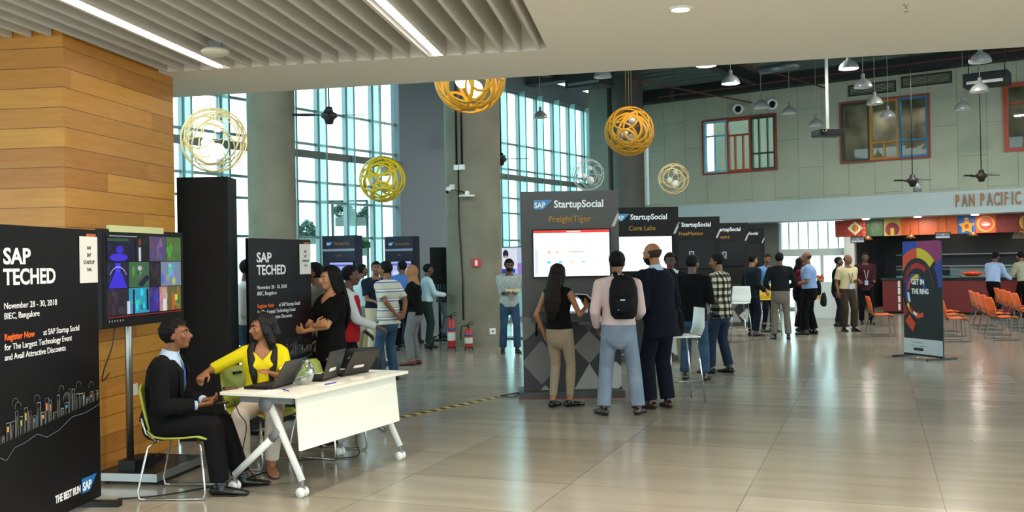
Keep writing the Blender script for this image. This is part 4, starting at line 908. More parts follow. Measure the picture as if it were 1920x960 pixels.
# --- column fittings: cctv, wifi, fire call point, socket, conduits
PC = at(889, 480, 19.6)
def on_col(u, v, r=.56, c=PC):
    rr_ = ray(u, v); o_ = V((0, 0, CAMZ)); a_ = rr_.x**2+rr_.y**2; b_ = 2*(rr_.x*(-c.x)+rr_.y*(-c.y)); q_ = c.x**2+c.y**2-r*r; dsc = max(0, b_*b_-4*a_*q_); t_ = (-b_-math.sqrt(dsc))/(2*a_); return o_+rr_*t_
def colrot(p, c=PC): return math.atan2(p.y-c.y, p.x-c.x)+R(90)
p = on_col(893, 493); t = thing('fire_call_point', 'small red fire alarm sign on the concrete column', 'sign', p, colrot(p)); s = MB(); s.box((-.085, -.05, -.08), (.085, .01, .08)); s.build('box', mat('signal_red', '#c8342c', .45), t, bevel=.004); s = MB(); s.box((-.03, -.053, -.05), (.02, -.0505, .05)); s.build('pictogram', txtw, t)
p = on_col(923, 621); t = thing('socket_plate', 'white double socket plate low on the concrete column', 'socket', p, colrot(p)); s = MB(); s.box((-.07, -.02, -.06), (.07, .02, .06)); s.build('plate', whitep, t); s = MB(); s.box((-.03, -.023, -.02), (.03, -.0205, .02)); s.build('insert', grey, t)
p = on_col(862, 314); t = thing('junction_box', 'pair of white junction boxes below dark conduits on the concrete column', 'junction box', p, colrot(p)); [MB().box((x, -.05, -.05), (x+.10, .02, .05)).build('box', whitep, t) for x in (-.11, .01)]
[MB().cyl((x, -.02, .05), (x, -.02, 3.2), .02, 8).build('conduit', blackm, t) for x in (-.06, .06)]
MB().tube([(-.02, -.03, -.05), (-.03, -.03, -1.0), (.03, -.03, -2.2), (.03, -.03, -3.0)], .015, 6).build('cable', cord, t)
p = on_col(850, 352); t = thing('security_camera', 'white security camera bracketed on the left side of the concrete column', 'camera', p, colrot(p)); s = MB(); s.box((-.05, -.06, -.04), (.05, .0, .06)); s.build('bracket', whitep, t); s = MB(); s.ell((-.03, -.10, -.03), (.06, .06, .05)); s.build('dome', whitep, t); s = MB(); s.ell((-.05, -.12, -.08), (.035, .035, .035)); s.build('lens', black, t)
p = on_col(878, 368); t = thing('wireless_access_point', 'flat white access point arm mounted on the concrete column', 'antenna', p, colrot(p)); MB().lathe([(.001, -.03), (.15, -.02), (.16, 0), (.14, .015), (.001, .02)], (0, -.17, 0), 22).build('disc', whitep, t); s = MB(); s.box((-.03, -.19, .02), (.03, .0, .09)); s.build('arm', whitep, t); MB().tube([(-.05, -.02, .08), (-.15, -.04, .1), (-.25, -.01, .12)], .012, 6).build('cable', cord, t)
# small fittings on dark column
p = on_col(1113, 172)
# --- fire extinguishers
def extinguisher(label, u, v, tall, horn, yoff=0):
    p = fl(u, v); t = thing('fire_extinguisher', label, 'fire extinguisher', p, 0, 'fire extinguishers by the column')
    rd = mat('extinguisher_red', '#a81e1e', .3); r, h = .075, tall
    MB().lathe([(.001, .03), (r*.9, .03), (r, .06), (r, h-.08), (r*.8, h-.03), (.03, h), (.001, h)], seg=22).build('cylinder', rd, t)
    MB().lathe([(r+.001, h*.3), (r+.002, h*.31), (r+.002, h*.55), (r+.001, h*.56)], seg=22).build('label_band', mat('extinguisher_label', '#c9c4b8', .5), t)
    MB().lathe([(r+.001, h*.62), (r+.002, h*.63), (r+.002, h*.68), (r+.001, h*.69)], seg=22).build('label_band', mat('blue_label', '#2b3a78', .5), t)
    s = MB(); s.cyl((0, 0, h), (0, 0, h+.05), .018, 10); s.box((-.02, -.015, h+.05), (.10, .015, h+.065)); s.tube([(0, 0, h+.07), (.05, 0, h+.10), (.11, 0, h+.11)], .007, 6); s.build('valve', blackm, t)
    s = MB(); s.tube([(-.02, 0, h+.04), (-.12, 0, h+.03), (-.15, 0, h-.1), (-.14 if not horn else -.25, 0, h*.45), (-.13 if not horn else -.32, 0, .25)], .012, 8); s.build('hose', rubber, t)
    if horn: MB().cyl((-.32, 0, .27), (-.42, 0, .02), .02, 12, .05).build('horn', rubber, t)
    s = MB()
    for a in range(4): s.tube([(r*1.1*math.cos(a*1.57+.78), r*1.1*math.sin(a*1.57+.78), .06), (r*1.5*math.cos(a*1.57+.78), r*1.5*math.sin(a*1.57+.78), 0.005)], .006, 6)
    s.tube([(r*1.1*math.cos(a*.4), r*1.1*math.sin(a*.4), .04) for a in range(16)], .006, 6); s.build('stand', blackm, t)
extinguisher('taller red fire extinguisher with a black horn at the left foot of the concrete column', 847, 656, .60, True)
extinguisher('shorter red fire extinguisher in front of the concrete column', 879, 656, .42, False)

# --- ring banner
p0, p1 = fl(1697, 667), fl(1770, 676); W_ = (p1-p0).length
t = thing('roll_up_banner', 'black roll-up banner with colourful ring arcs in the open floor', 'banner', p0, math.atan2((p1-p0).y, (p1-p0).x)-R(0))
H = 1.86; s = MB(); s.box((0, -.008, .06), (W_, .008, H)); s.build('panel', mat('black_banner_print', '#09080c', .42, spec=.25), t)
P = [('#17191b', rect(0, .06, W_, H))]
cx, cz, k = .36*W_/.68, 1.05, 1.0
def ring(col, r0, r1, a0, a1, cx_=.33, cz_=1.13): P.extend((col, q) for q in arc(cx_, cz_, r0, r1, a0, a1, 18, .82))
ring('#2d3f96', .62, .95, 90, 180); ring('#8a2f62', .62, .95, 20, 90); ring('#2d3f96', .55, .80, 0, 35); ring('#c8cccf', .52, .66, 150, 178); ring('#c8482a', .46, .62, 90, 150); ring('#cbb62c', .46, .62, 42, 90)
ring('#17191b', .38, .46, -20, 180); ring('#4f2038', .40, .44, 0, 60); ring('#a81f26', .30, .38, 50, 120); ring('#7c1a20', .30, .38, 120, 170); ring('#c8b22a', .20, .27, 75, 130, .31, 1.06); ring('#2a4390', .19, .26, 0, 75, .31, 1.06)
ring('#2d3f96', .25, .30, 100, 190, .31, 1.06); ring('#b8402a', .20, .25, 130, 175, .31, 1.06); ring('#d0d2d4', .20, .25, 175, 215, .31, 1.02); ring('#2a56a8', .25, .29, 175, 215, .31, 1.02); ring('#c8b22a', .25, .31, 205, 245, .31, .98); ring('#a81f26', .22, .27, 215, 285, .31, .95); ring('#c84a2c', .24, .31, 255, 300, .34, .94); ring('#d8d8d8', .27, .32, 238, 258, .36, .97)
ring('#8c1c1e', .55, .68, 195, 222, .45, 1.1); ring('#b8401e', .62, .78, 222, 242, .52, 1.1)
P.append(('#b9bec2', rect(0, .06, W_, .30))); P.append(('#4a4c50', rect(.18, .235, .44, .242))); P.append(('#4a4c50', rect(.15, .185, .30, .192))); P.append(('#4a4c50', rect(.34, .18, .50, .187))); P.append(('#15171a', rect(.22, .11, .44, .155)))
gfx('ring_artwork', P, -.009, t, lim=(0, W_, .06, H))
text('lettering', 'GET IN', .115, txtw, t, (.20, -.016, 1.17), bold=.003, xs=.80); text('lettering', 'THE RING', .115, txtw, t, (.20, -.016, 1.02), bold=.003, xs=.74)
for x in (.03, W_-.06): s = MB(); s.box((x, -.28, .0), (x+.035, .28, .03)); s.build('foot', blackm, t)
s = MB(); s.box((0, -.02, .031), (W_, .02, .06)); s.build('base_rail', blackm, t)

# --- orange chairs
orc = mat('orange_shell', '#e8641a', .4)
DU = V((math.sin(R(20.8)), math.cos(R(20.8)), 0))
base = None
def put(label, loc, rz):
    global base
    if base is None: base = shell_chair(label, loc, rz, orc, 'stacking_chair', 'orange chairs before the restaurant'); return
    c = copy_tree(base); c.location = loc; c.rotation_euler = (0, 0, rz); c['label'] = label
rnd = random.Random(4)
def word(i): return ['front chair', 'second chair', 'third chair', 'fourth chair'][i]
p = fl(1656, 630); put('single orange chair standing alone left of the ring banner', (p.x, p.y+.1, 0), -R(100))
for nm, st, sp, n in (('orange row right behind the ring banner', V((8.33, 18.35, 0)), 1.25, 3), ('middle orange row of chairs right of the ring banner', V((9.30, 18.45, 0)), 1.25, 4), ('orange row of chairs nearest the restaurant counter end', V((10.62, 20.0, 0)), 1.15, 4)):
    for i in range(n):
        p = st+DU*sp*i; put('%s of the %s' % (word(i), nm), (p.x, p.y, 0), -R(100+rnd.uniform(-6, 6)))
# --- high stools
def stool(label, u, v, m, rz, s_=1):
    p = fl(u, v); t = thing('bar_stool', label, 'stool', p, rz, 'high stools with backs')
    s = MB(); s.box((-.2, -.19, .745), (.2, .2, .765)); s.build('seat', m, t, bevel=.008)
    s = MB(); s.tube([(-.0, -.20, .77), (0, -.235, .86), (0, -.25, 1.08)], [(.19, .008), (.2, .008), (.175, .008)], 16, side=(1, 0, 0)); s.build('backrest', m, t)
    for x in (-1, 1):
        for y in (-1, 1): s = MB(); s.tube([(x*.16, y*.15, .745), (x*.22, y*.22, .0)], .010, 8); s.build('leg', chrome, t)
    s = MB(); s.tube([(-.205, -.205, .25), (.205, -.205, .25), (.205, .205, .25), (-.205, .205, .25)], .007, 6, closed=True); s.build('foot_ring', chrome, t)
    return t, p
t, sp_ = stool('white high stool with a black bag right of the bald man in the suit', 1276, 752, whitep, R(100))
ruck('shoulder_bag', 'black bag resting on the seat of the white high stool', sp_+V((.0, .02, .766)), R(100), bagm, .62)
stool('white high stool behind the man in the plaid shirt', 1385, 640, whitep, R(150)); stool('yellow high stool among the farther visitors', 1440, 628, mat('yellow_plastic', '#d8b428', .4), R(185))

# --- restaurant: sign letters, mosaic boards, counter, hoods, lamps
def W(x, y, z): return MW @ V((x, y, z))
RW = math.atan2(-WV.y, -WV.x)
sg = mat('weathered_copper_letters', '#7d6a52', .5, .5)
a = MW.inverted() @ at(1792, 388, 26.05)
t = thing('restaurant_sign', 'brown cut-out letter sign on the pale blue fascia', 'sign', W(a.x, -.06, 2.90), RW)
xk = 0
for k, chx in enumerate('PAN PACIFIC'):
    adv = {'I': .085, ' ': .12}.get(chx, .163); xk += adv
    if chx == ' ': continue
    text('letter', chx, .48, sg if k % 2 else mat('burnt_orange_letters', '#9a6a3a', .5, .3), t, (xk-adv, 0, .0), bold=.006, ext=.02, xs=.44)
mosaics = [('#a3321f', 'dia'), ('#33502f', 'leaf'), ('#b79a4a', 'arch'), ('#b84f1c', ''), ('#b5502c', 'leaf'), ('#c05a20', ''), ('#1f5fa8', 'star'), ('#cf4a1e', 'circ'), ('#7c2418', 'leaf'), ('#8a2c1c', 'circ2'), ('#b84f1c', ''), ('#33502f', 'leaf')]
x = (MW.inverted() @ at(1571, 430, 28.6)).x-.15; wds = [w_*.67 for w_ in (1.35, .75, .66, .75, .75, .78, .66, .78, .8, .72, .8, .8)]
names = ['red lattice', 'dark green leaf', 'mustard arch', 'plain orange', 'pink leaf', 'burnt orange', 'blue star', 'orange bowl emblem', 'maroon leaf', 'maroon face emblem', 'second plain orange', 'second green']
for (c, kd_), wd, nm in zip(mosaics, wds, names):
    t = thing('mosaic_board', '%s pattern board in the strip above the restaurant kitchen' % nm, 'board', W(x, 1.0, 2.2), RW, 'pattern boards above the kitchen')
    s = MB(); s.box((0, 0, 0), (wd-.01, .03, .49)); s.build('board', mat('board'+c, c, .6), t)
    P = [(c, rect(0, 0, wd-.01, .49))]; cx = wd/2; lt = tuple(min(1, v*1.9+.03) for v in hexc(c)); rn = random.Random(nm)
    if kd_ in ('leaf', ''):
        for i in range(9 if kd_ else 5):
            q = (rn.uniform(.06, wd-.08), rn.uniform(.05, .44)); P += [(lt, aa) for aa in arc(q[0], q[1], .035, .042, rn.uniform(0, 90), rn.uniform(200, 340), 8)]
        if not kd_: P.append(('#d86a24', rect(0, 0, .03, .49)))
    if kd_ == 'dia':
        for i in range(12):
            for j in range(5): P.append(('#c86a50' if i > 6 else '#8a2218', [(i*.12-.04, j*.12), (i*.12, j*.12-.04), (i*.12+.04, j*.12), (i*.12, j*.12+.04)]))
        P += [('#d8cfae', [(.36, .25), (.58, .04), (.8, .25), (.58, .46)]), ('#b8651e', disc(.58, .25, .10, 16)), ('#e0b040', rect(.53, .17, .55, .33)), ('#e0b040', rect(.60, .17, .62, .33))]
    if kd_ == 'arch': P += [('#7a1f30', disc(cx, .18, .2, 20)), ('#caa83a', rect(cx-.05, 0, cx+.05, .22)), ('#b79a4a', rect(0, 0, wd, .02))]
    if kd_ == 'star':
        pts = [(cx+(.22 if i % 2 == 0 else .12)*math.cos(R(90+36*i)), .2+(.22 if i % 2 == 0 else .12)*math.sin(R(90+36*i))) for i in range(10)]
        P += [('#d89a2a', [pts[i], pts[(i+1) % 10], (cx, .2)]) for i in range(10)] + [('#a8481e', disc(cx, .2, .06)), ('#d8b04a', rect(cx-.05, .33, cx+.05, .44)), ('#c8402c', rect(cx-.12, .34, cx+.12, .37))]
    if kd_ in ('circ', 'circ2'): P += [('#e0a83a', disc(cx, .25, .22)), ('#c8402c' if kd_ == 'circ' else '#c8882a', disc(cx, .25, .18)), ('#e8ddc0', disc(cx, .24, .11, 20, .05)), (c, rect(cx-.09, .25, cx+.09, .27))]
    P = [(q[0], clip(q[1], 0, wd-.012, 0, .49)) for q in P]; P = [q for q in P if q[1]]
    gfx('pattern', P, -.002, t); x += wd
# counter
cm = mat('counter_red', '#6d1414', .4)
def wx(u, y, v=480):
    o_ = MW.inverted() @ V((0, 0, CAMZ)); q_ = MW.inverted() @ at(u, v, 10); dd_ = q_-o_; return (o_+dd_*((y-o_.y)/dd_.y)).x
x0 = wx(1655, .25, 560)
t = thing('serving_counter', 'long dark red serving counter with a black top in the restaurant', 'counter', W(x0, .25, 0), RW)
s = MB(); s.box((0, 0, .06), (9.5, .6, .93)); s.build('front', cm, t); s = MB(); s.box((-.03, -.05, .931), (9.53, .65, 1.0)); s.build('worktop', mat('black_stone_top', '#101010', .25), t, bevel=.005)
s = MB(); s.box((.02, .04, 0), (9.48, .56, .06)); s.build('kick_board', black, t)
s = MB(); [s.box((.42, -.012, z), (.48, -.001, z+.18)) for z in (.1, .32, .54, .74)]; s.build('white_marks', whitep, t)
s = MB(); s.box((.52, -.012, .07), (1.0, -.001, .93)); s.build('dark_panel', black, t)
t = thing('back_counter', 'stainless back counter with shelves along the kitchen wall', 'counter', W(-2.6, 3.5, 0), RW)
s = MB(); s.box((0, 0, 0), (9.5, .7, .9)); s.build('cabinet', ss, t); s = MB(); s.box((0, .5, 1.25), (9.5, .9, 1.29)); s.build('shelf', ss, t); s = MB(); s.box((0, .5, 1.62), (9.5, .9, 1.65)); s.build('shelf', ss, t); s = MB(); s.box((1.5, .95, .9), (6.0, 1.0, 1.24)); s.build('splashback', ss, t)
for k, (xx, w_, z0) in enumerate(((-.35, 1.0, 2.05), (.75, 1.1, 1.95))):
    t = thing('extractor_hood', ['tall stainless extractor hood behind the ring banner top', 'lower stainless extractor hood in the middle of the kitchen'][k], 'hood', W(xx+1.2, 2.9, z0), RW, 'kitchen extractor hoods')
    s = MB(); s.add([(0, 0, 0), (w_, 0, 0), (w_, .8, 0), (0, .8, 0), (.12, .2, .4), (w_-.12, .2, .4), (w_-.12, .8, .4), (.12, .8, .4)], [(3, 2, 1, 0), (4, 5, 6, 7), (0, 1, 5, 4), (1, 2, 6, 5), (2, 3, 7, 6), (3, 0, 4, 7)]); s.build('canopy', ss, t)
    s = MB(); s.box((w_*.3, .3, .4), (w_*.7, .7, 2.62-z0)); s.build('flue', ss, t); s = MB(); s.lathe([(.001, -.01), (.05, -.01), (.05, 0)], (w_*.5, .3, 0)); s.build('light', mat('small_lamp_glow', (1, .9, .75), .5, emit=10), t)
p = W((MW.inverted() @ at(1812, 518, 25.6)).x, .5, 1.0)
t = thing('serving_dish', 'bright orange oval serving dish on the restaurant counter', 'dish', p, RW); MB().lathe([(.001, .03), (.15, .03), (.22, .09), (.24, .12), (.18, .15), (.001, .17)], seg=26).build('pot', mat('glossy_orange_pot', '#e0481e', .25), t); s = MB(); s.tube([(-.23, 0, .1), (-.3, 0, .11), (-.23, .03, .1)], .01, 6); s.tube([(.23, 0, .1), (.3, 0, .11), (.23, .03, .1)], .01, 6); s.build('handle', mat('glossy_orange_pot', '#e0481e', .25), t)
for u, lb in ((1677, 'steel food warmer on the counter left of the ring banner'), (1766, 'steel food warmer on the counter beside the orange dish'), (1880, 'steel food warmer on the counter near the man in the pale blue shirt')):
    p = W((MW.inverted() @ at(u, 518, 26)).x, .55, 1.0); t = thing('food_warmer', lb, 'food warmer', p, RW, 'food warmers on the counter'); s = MB(); s.box((-.3, -.12, 0), (.3, .12, .05)); s.build('tray', ss, t); s = MB(); s.box((-.3, -.13, .0), (.3, -.125, .22)); s.build('sneeze_guard', glassm, t); s = MB(); s.box((-.3, -.1, .22), (.3, .12, .24)); s.build('hood', ss, t)
cop = mat('copper_shade', '#8a5a34', .4, .6)
for u, v, lb in ((1604, 446, 'copper cone lamp under the red lattice board'), (1700, 443, 'copper cone lamp just above the ring banner'), (1810, 438, 'copper cone lamp under the blue star board'), (1918, 434, 'copper cone lamp cut by the photo edge above the counter')):
    q = MW.inverted() @ at(u, v, 27 if u < 1750 else 25.6); p = W(q.x, .7, q.z-.05); t = thing('cone_pendant', lb, 'pendant lamp', p, 0, 'copper cone lamps in the restaurant')
    MB().lathe([(.02, .12), (.05, .11), (.15, 0), (.14, 0), (.04, .1), (.01, .105)], seg=20).build('shade', cop, t); MB().ell((0, 0, .04), (.04, .04, .04), nu=10, nv=6).build('bulb', mat('small_lamp_glow', (1, .9, .75), .5, emit=10), t); MB().cyl((0, 0, .12), (0, 0, 2.7-p.z), .006, 6).build('cord', cord, t)
for u, v, lb in ((1616, 411, 'small downlight in the fascia soffit over the red lattice board'), (1729, 404, 'small downlight in the fascia soffit over the pink leaf board'), (1828, 398, 'small downlight in the fascia soffit over the orange bowl emblem')):
    q = MW.inverted() @ at(u, v, 27.5 if u < 1750 else 26.2); p = W(q.x, .45, 2.70); t = thing('soffit_downlight', lb, 'ceiling light', p, 0, 'soffit downlights'); MB().lathe([(.001, -.035), (.09, -.03), (.10, -.0)], seg=18).build('lens', mat('downlight_glow', (1, .95, .85), .5, emit=14), t); MB().lathe([(.10, -.005), (.125, 0)], seg=18).build('rim', whitep, t)
    area_light('soffit_downlight_lamp', p+V((0, 0, -.06)), .1, 14, (1, .9, .75))
for u, v, lb in ((1584, 449, 'small menu screen hanging at the left end of the restaurant'), (1755, 441, 'small menu screen hanging above the ring banner')):
    q = MW.inverted() @ at(u, v, 27 if u < 1700 else 26); p = W(q.x, .5, q.z); t = thing('menu_screen', lb, 'screen', p, RW, 'hanging menu screens'); s = MB(); s.box((-.2, 0, -.09), (.2, .04, .09)); s.build('casing', black, t); gfx('screen', [('#7c8a92', rect(-.18, -.07, .18, .07)), ('#d4dade', rect(-.18, -.07, .18, -.02)), ('#d0d4d4', rect(-.02, .01, .03, .04))], -.002, t, emit=.7); [MB().cyl((x, .02, .09), (x, .02, 2.7-q.z), .006, 6).build('hanger', blackm, t) for x in (-.1, .1)]
# rainbow stall
q = fl(1541, 600); t = thing('stall_counter', 'white stall front with a rainbow picture near the glass entrance', 'counter', (q.x-.35, q.y+1.2, 0), RW)
s = MB(); s.box((0, 0, 0), (1.0, .5, .95)); s.build('cabinet', mat('stall_white', '#ccd2cf', .5), t); P = []
for i, c in enumerate(['#d0402c', '#e08a2c', '#e0c83a', '#4fa050', '#3a6fb8']): P += [(c, a_) for a_ in arc(.42, .5, .27-i*.035, .30-i*.035, 0, 180, 14)]
gfx('rainbow', P, -.002, t)
for i, (c, lb) in enumerate((('#d8b42c', 'yellow flower pot on the rainbow stall'), ('#c8502c', 'orange fruit basket on the rainbow stall'))):
    o_ = t.matrix_world; tt = thing('flower_pot' if i == 0 else 'fruit_basket', lb, 'pot', V((q.x-.35, q.y+1.2, .95))+(-WV)*(.2+.45*i)+(-WN)*.2, 0); MB().lathe([(.001, 0), (.07, 0), (.10, .1), (.001, .1)], seg=14).build('pot', mat('wicker', '#8a6a44', .8), tt); s = MB(); rn = random.Random(i)
    for k in range(9): s.ell((rn.uniform(-.07, .07), rn.uniform(-.07, .07), .11+rn.uniform(0, .07)), (.035,)*3, nu=8, nv=5)
    s.build('fruit' if i else 'blossom', mat('bl'+c, c, .6), tt)
# --- plant rack outside the left window
leafp = mat('haze_pale_leaf', '#7f9c8a', .7); leafg = mat('fresh_leaf', '#4f8a3a', .7)  # haze of the glazing is put into the paler leaf colour
rk = mat('rack_steel', '#56696a', .5); plm = mat('planter_grey', '#8a8f8c', .6)
ro = at(560, 480, 23.6); ro.z = 0
t = thing('plant_rack', 'steel plant rack with shelves outside the left tall window', 'rack', ro, math.atan2(.35, 1)*0)
Wk = at(690, 480, 23.6).x-ro.x; zt = at(640, 376, 23.6).z
s = MB()
for x in (0, Wk*.5, Wk): MB().box((x-.03, -.03, 0), (x+.03, .03, zt)).build('post', rk, t)
MB().box((0, -.03, zt-.04), (Wk, .03, zt+.01)).build('top_rail', rk, t)
MB().box((0, -.03, .9), (Wk, .03, .96)).build('shelf_rail', rk, t)
def planter(label, u0, u1, vb, vt, hgt, m, n):
    a = at(u0, vb, 23.6); b = at(u1, vb, 23.6); L_ = b.x-a.x; zz = a.z; t_ = thing('planter_box', label, 'planter', (a.x, a.y-.1, zz), 0, 'planters on the rack')
    h_ = (vb-vt)/F*23.6; s = MB(); s.box((0, 0, 0), (L_, .3, h_)); s.build('trough', plm, t_)
    s = MB(); rn = random.Random(u0); 
    for k in range(n):
        x = rn.uniform(-.02, L_+.02); a_ = rn.uniform(0, 6.28); z = h_+hgt*rn.random()**.8*(.6+.4*math.sin(x*9)); y = .15+rn.uniform(-.15, .15); sz = rn.uniform(.05, .09)
        e1 = V((math.cos(a_), math.sin(a_), rn.uniform(-.4, .6)))*sz; e2 = V((-math.sin(a_), math.cos(a_), rn.uniform(-.8, .8)))*sz*.45; c_ = V((x, y, z)); s.add([c_-e1, c_-e2, c_+e1, c_+e2], [(0, 1, 2, 3)])
    f = s.build('foliage', m, t_)
    s = MB(); [s.tube([(x, .15, h_), (x+rn.uniform(-.05, .05), .15, h_+hgt*.7)], .008, 5) for x in [L_*(i+.5)/7 for i in range(7)]]; s.build('stems', mat('stem', '#5a6a4a', .8), t_)
planter('planter with tall pale foliage on the top shelf of the rack', 630, 688, 424, 408, .42, leafp, 700)
planter('planter with pale foliage at the left end of the rack', 562, 596, 458, 444, .42, leafp, 500)
planter('planter with fresh green leaves low beside the navy booth', 666, 690, 480, 466, .22, leafg, 400)
# ---------------------------------------------------------------- people
def solid(mb, voxel, smooth=3):
    """joins overlapping closed solids into one continuous skin"""
    me0 = mb.mesh('tmp', [mat('tmpm', (.5, .5, .5))]); o = bpy.data.objects.new('tmp', me0); C.objects.link(o)
    md = o.modifiers.new('r', 'REMESH'); md.mode = 'VOXEL'; md.voxel_size = voxel; md.use_smooth_shade = True
    if smooth: m2 = o.modifiers.new('s', 'SMOOTH'); m2.factor = .5; m2.iterations = smooth
    dg = bpy.context.evaluated_depsgraph_get(); me = bpy.data.meshes.new_from_object(o.evaluated_get(dg))
    bpy.data.objects.remove(o); bpy.data.meshes.remove(me0); me.materials.clear(); return me
def place(name, me, m, parent, cut=None):
    if cut:
        bm = bmesh.new(); bm.from_mesh(me); bmesh.ops.delete(bm, geom=[f for f in bm.faces if cut(f.calc_center_median())], context='FACES'); bm.to_mesh(me); bm.free()
    me.materials.append(m); me.polygons.foreach_set('use_smooth', [True]*len(me.polygons))
    me.name = name; o = bpy.data.objects.new(name, me); C.objects.link(o); o.parent = parent; return o
def ik(a, b, l1, l2, hint):
    d = b-a; L = min(d.length, (l1+l2)*.998); b2 = a+d.normalized()*L; x = (l1*l1-l2*l2+L*L)/(2*L); h = math.sqrt(max(0, l1*l1-x*x))
    n = d.normalized(); hv = V(hint)-n*n.dot(V(hint)); hv.normalize(); return a+n*x+hv*h, b2
SK = {k: mat('skin_'+k, c, .5, bump=.05, bscale=60) for k, c in dict(a='#9a6440', b='#7c4c2f', c='#5c3826', d='#b07c56', e='#6b4430').items()}
HAIR = mat('black_hair', '#080707', .7, spec=.2, bump=.3, bscale=110, bstretch=(1, 1, .2)); BROWN = mat('dark_brown_hair', '#1d120c', .6, spec=.15, bump=.3, bscale=110, bstretch=(1, 1, .15)); GREYH = mat('cropped_stubble', '#3a2a22', .8, spec=.2)
eye_w = mat('eye_white', '#a89e94', .5); iris = mat('iris', '#120b08', .2); lip = mat('lip', '#8a4038', .5); lipm = mat('lip_plain', '#6e3e30', .5)
def cloth(n, c, **k):
    k.setdefault('rough', .9); k.setdefault('spec', .15); k.setdefault('bump', .45); k.setdefault('bscale', 9); return mat(n, c, **k)
BLACKC = cloth('black_cloth', '#0a0a0b'); SUIT = cloth('charcoal_suit', '#0f0f11'); NAVY = cloth('navy_suit', '#0c101b'); WHITEC = cloth('white_cloth', '#c9ccd0'); LBLUE = cloth('pale_blue_cloth', '#a8bcd4')
JEAN = cloth('blue_denim', '#34485f', var=.25, vscale=6); LJEAN = cloth('light_denim', '#717f90', var=.15, vscale=7); KHAKI = cloth('khaki_cloth', '#8a7c5c'); BEIGE = cloth('beige_cloth', '#8f7f6b'); GREYC = cloth('grey_cloth', '#6c6c6c'); CREAM = cloth('cream_cloth', '#c8b890'); DKBR = cloth('brown_trouser', '#3a2f26')
shoeb = mat('black_leather', '#0c0b0b', .3); shoebr = mat('brown_leather_shoe', '#2e1a12', .35); sand = mat('tan_sandal', '#8a5a3a', .6); shoer = mat('maroon_shoe', '#5a2420', .5); shoeg = mat('grey_trainer', '#3a3f48', .6)
def stripes_mat():
    m = cloth('striped_polo', '#c2bdae', bump=.3, bscale=9); n = m.node_tree.nodes; l = m.node_tree.links; b = n['Principled BSDF']
    t = n.new('ShaderNodeTexCoord'); sp = n.new('ShaderNodeSeparateXYZ'); l.new(t.outputs['Object'], sp.inputs[0])
    dv = n.new('ShaderNodeMath'); dv.operation = 'DIVIDE'; l.new(sp.outputs[2], dv.inputs[0]); dv.inputs[1].default_value = .135
    fr = n.new('ShaderNodeMath'); fr.operation = 'FRACT'; l.new(dv.outputs[0], fr.inputs[0]); r = n.new('ShaderNodeValToRGB'); r.color_ramp.interpolation = 'CONSTANT'; e = r.color_ramp.elements
    e[0].position = 0; e[0].color = (*hexc('#c2bdae'), 1); e[1].position = .5; e[1].color = (*hexc('#6a78a8'), 1); x = e.new(.64); x.color = (*hexc('#dedbd0'), 1); x = e.new(.78); x.color = (*hexc('#9a9486'), 1); x = e.new(.9); x.color = (*hexc('#c2bdae'), 1)
    l.new(fr.outputs[0], r.inputs[0]); l.new(r.outputs[0], b.inputs['Base Color']); return m
def plaid_mat():
    m = cloth('plaid_shirt', '#b8b09a', bump=.3, bscale=9); n = m.node_tree.nodes; l = m.node_tree.links; b = n['Principled BSDF']
    t = n.new('ShaderNodeTexCoord'); sp = n.new('ShaderNodeSeparateXYZ'); l.new(t.outputs['Object'], sp.inputs[0]); out = []
    for i, w_ in ((2, .095), (0, .085)):
        dv = n.new('ShaderNodeMath'); dv.operation = 'DIVIDE'; l.new(sp.outputs[i], dv.inputs[0]); dv.inputs[1].default_value = w_; fr = n.new('ShaderNodeMath'); fr.operation = 'FRACT'; l.new(dv.outputs[0], fr.inputs[0]); gt = n.new('ShaderNodeMath'); gt.operation = 'GREATER_THAN'; l.new(fr.outputs[0], gt.inputs[0]); gt.inputs[1].default_value = .52; out.append(gt.outputs[0])
    ad = n.new('ShaderNodeMath'); ad.operation = 'ADD'; l.new(out[0], ad.inputs[0]); l.new(out[1], ad.inputs[1]); dv = n.new('ShaderNodeMath'); dv.operation = 'DIVIDE'; l.new(ad.outputs[0], dv.inputs[0]); dv.inputs[1].default_value = 2
    r = n.new('ShaderNodeValToRGB'); r.color_ramp.interpolation = 'CONSTANT'; e = r.color_ramp.elements; e[0].color = (*hexc('#c9c2ac'), 1); e[1].position = .9; e[1].color = (*hexc('#15130f'), 1); x = e.new(.3); x.color = (*hexc('#5a5142'), 1)
    l.new(dv.outputs[0], r.inputs[0]); l.new(r.outputs[0], b.inputs['Base Color']); return m
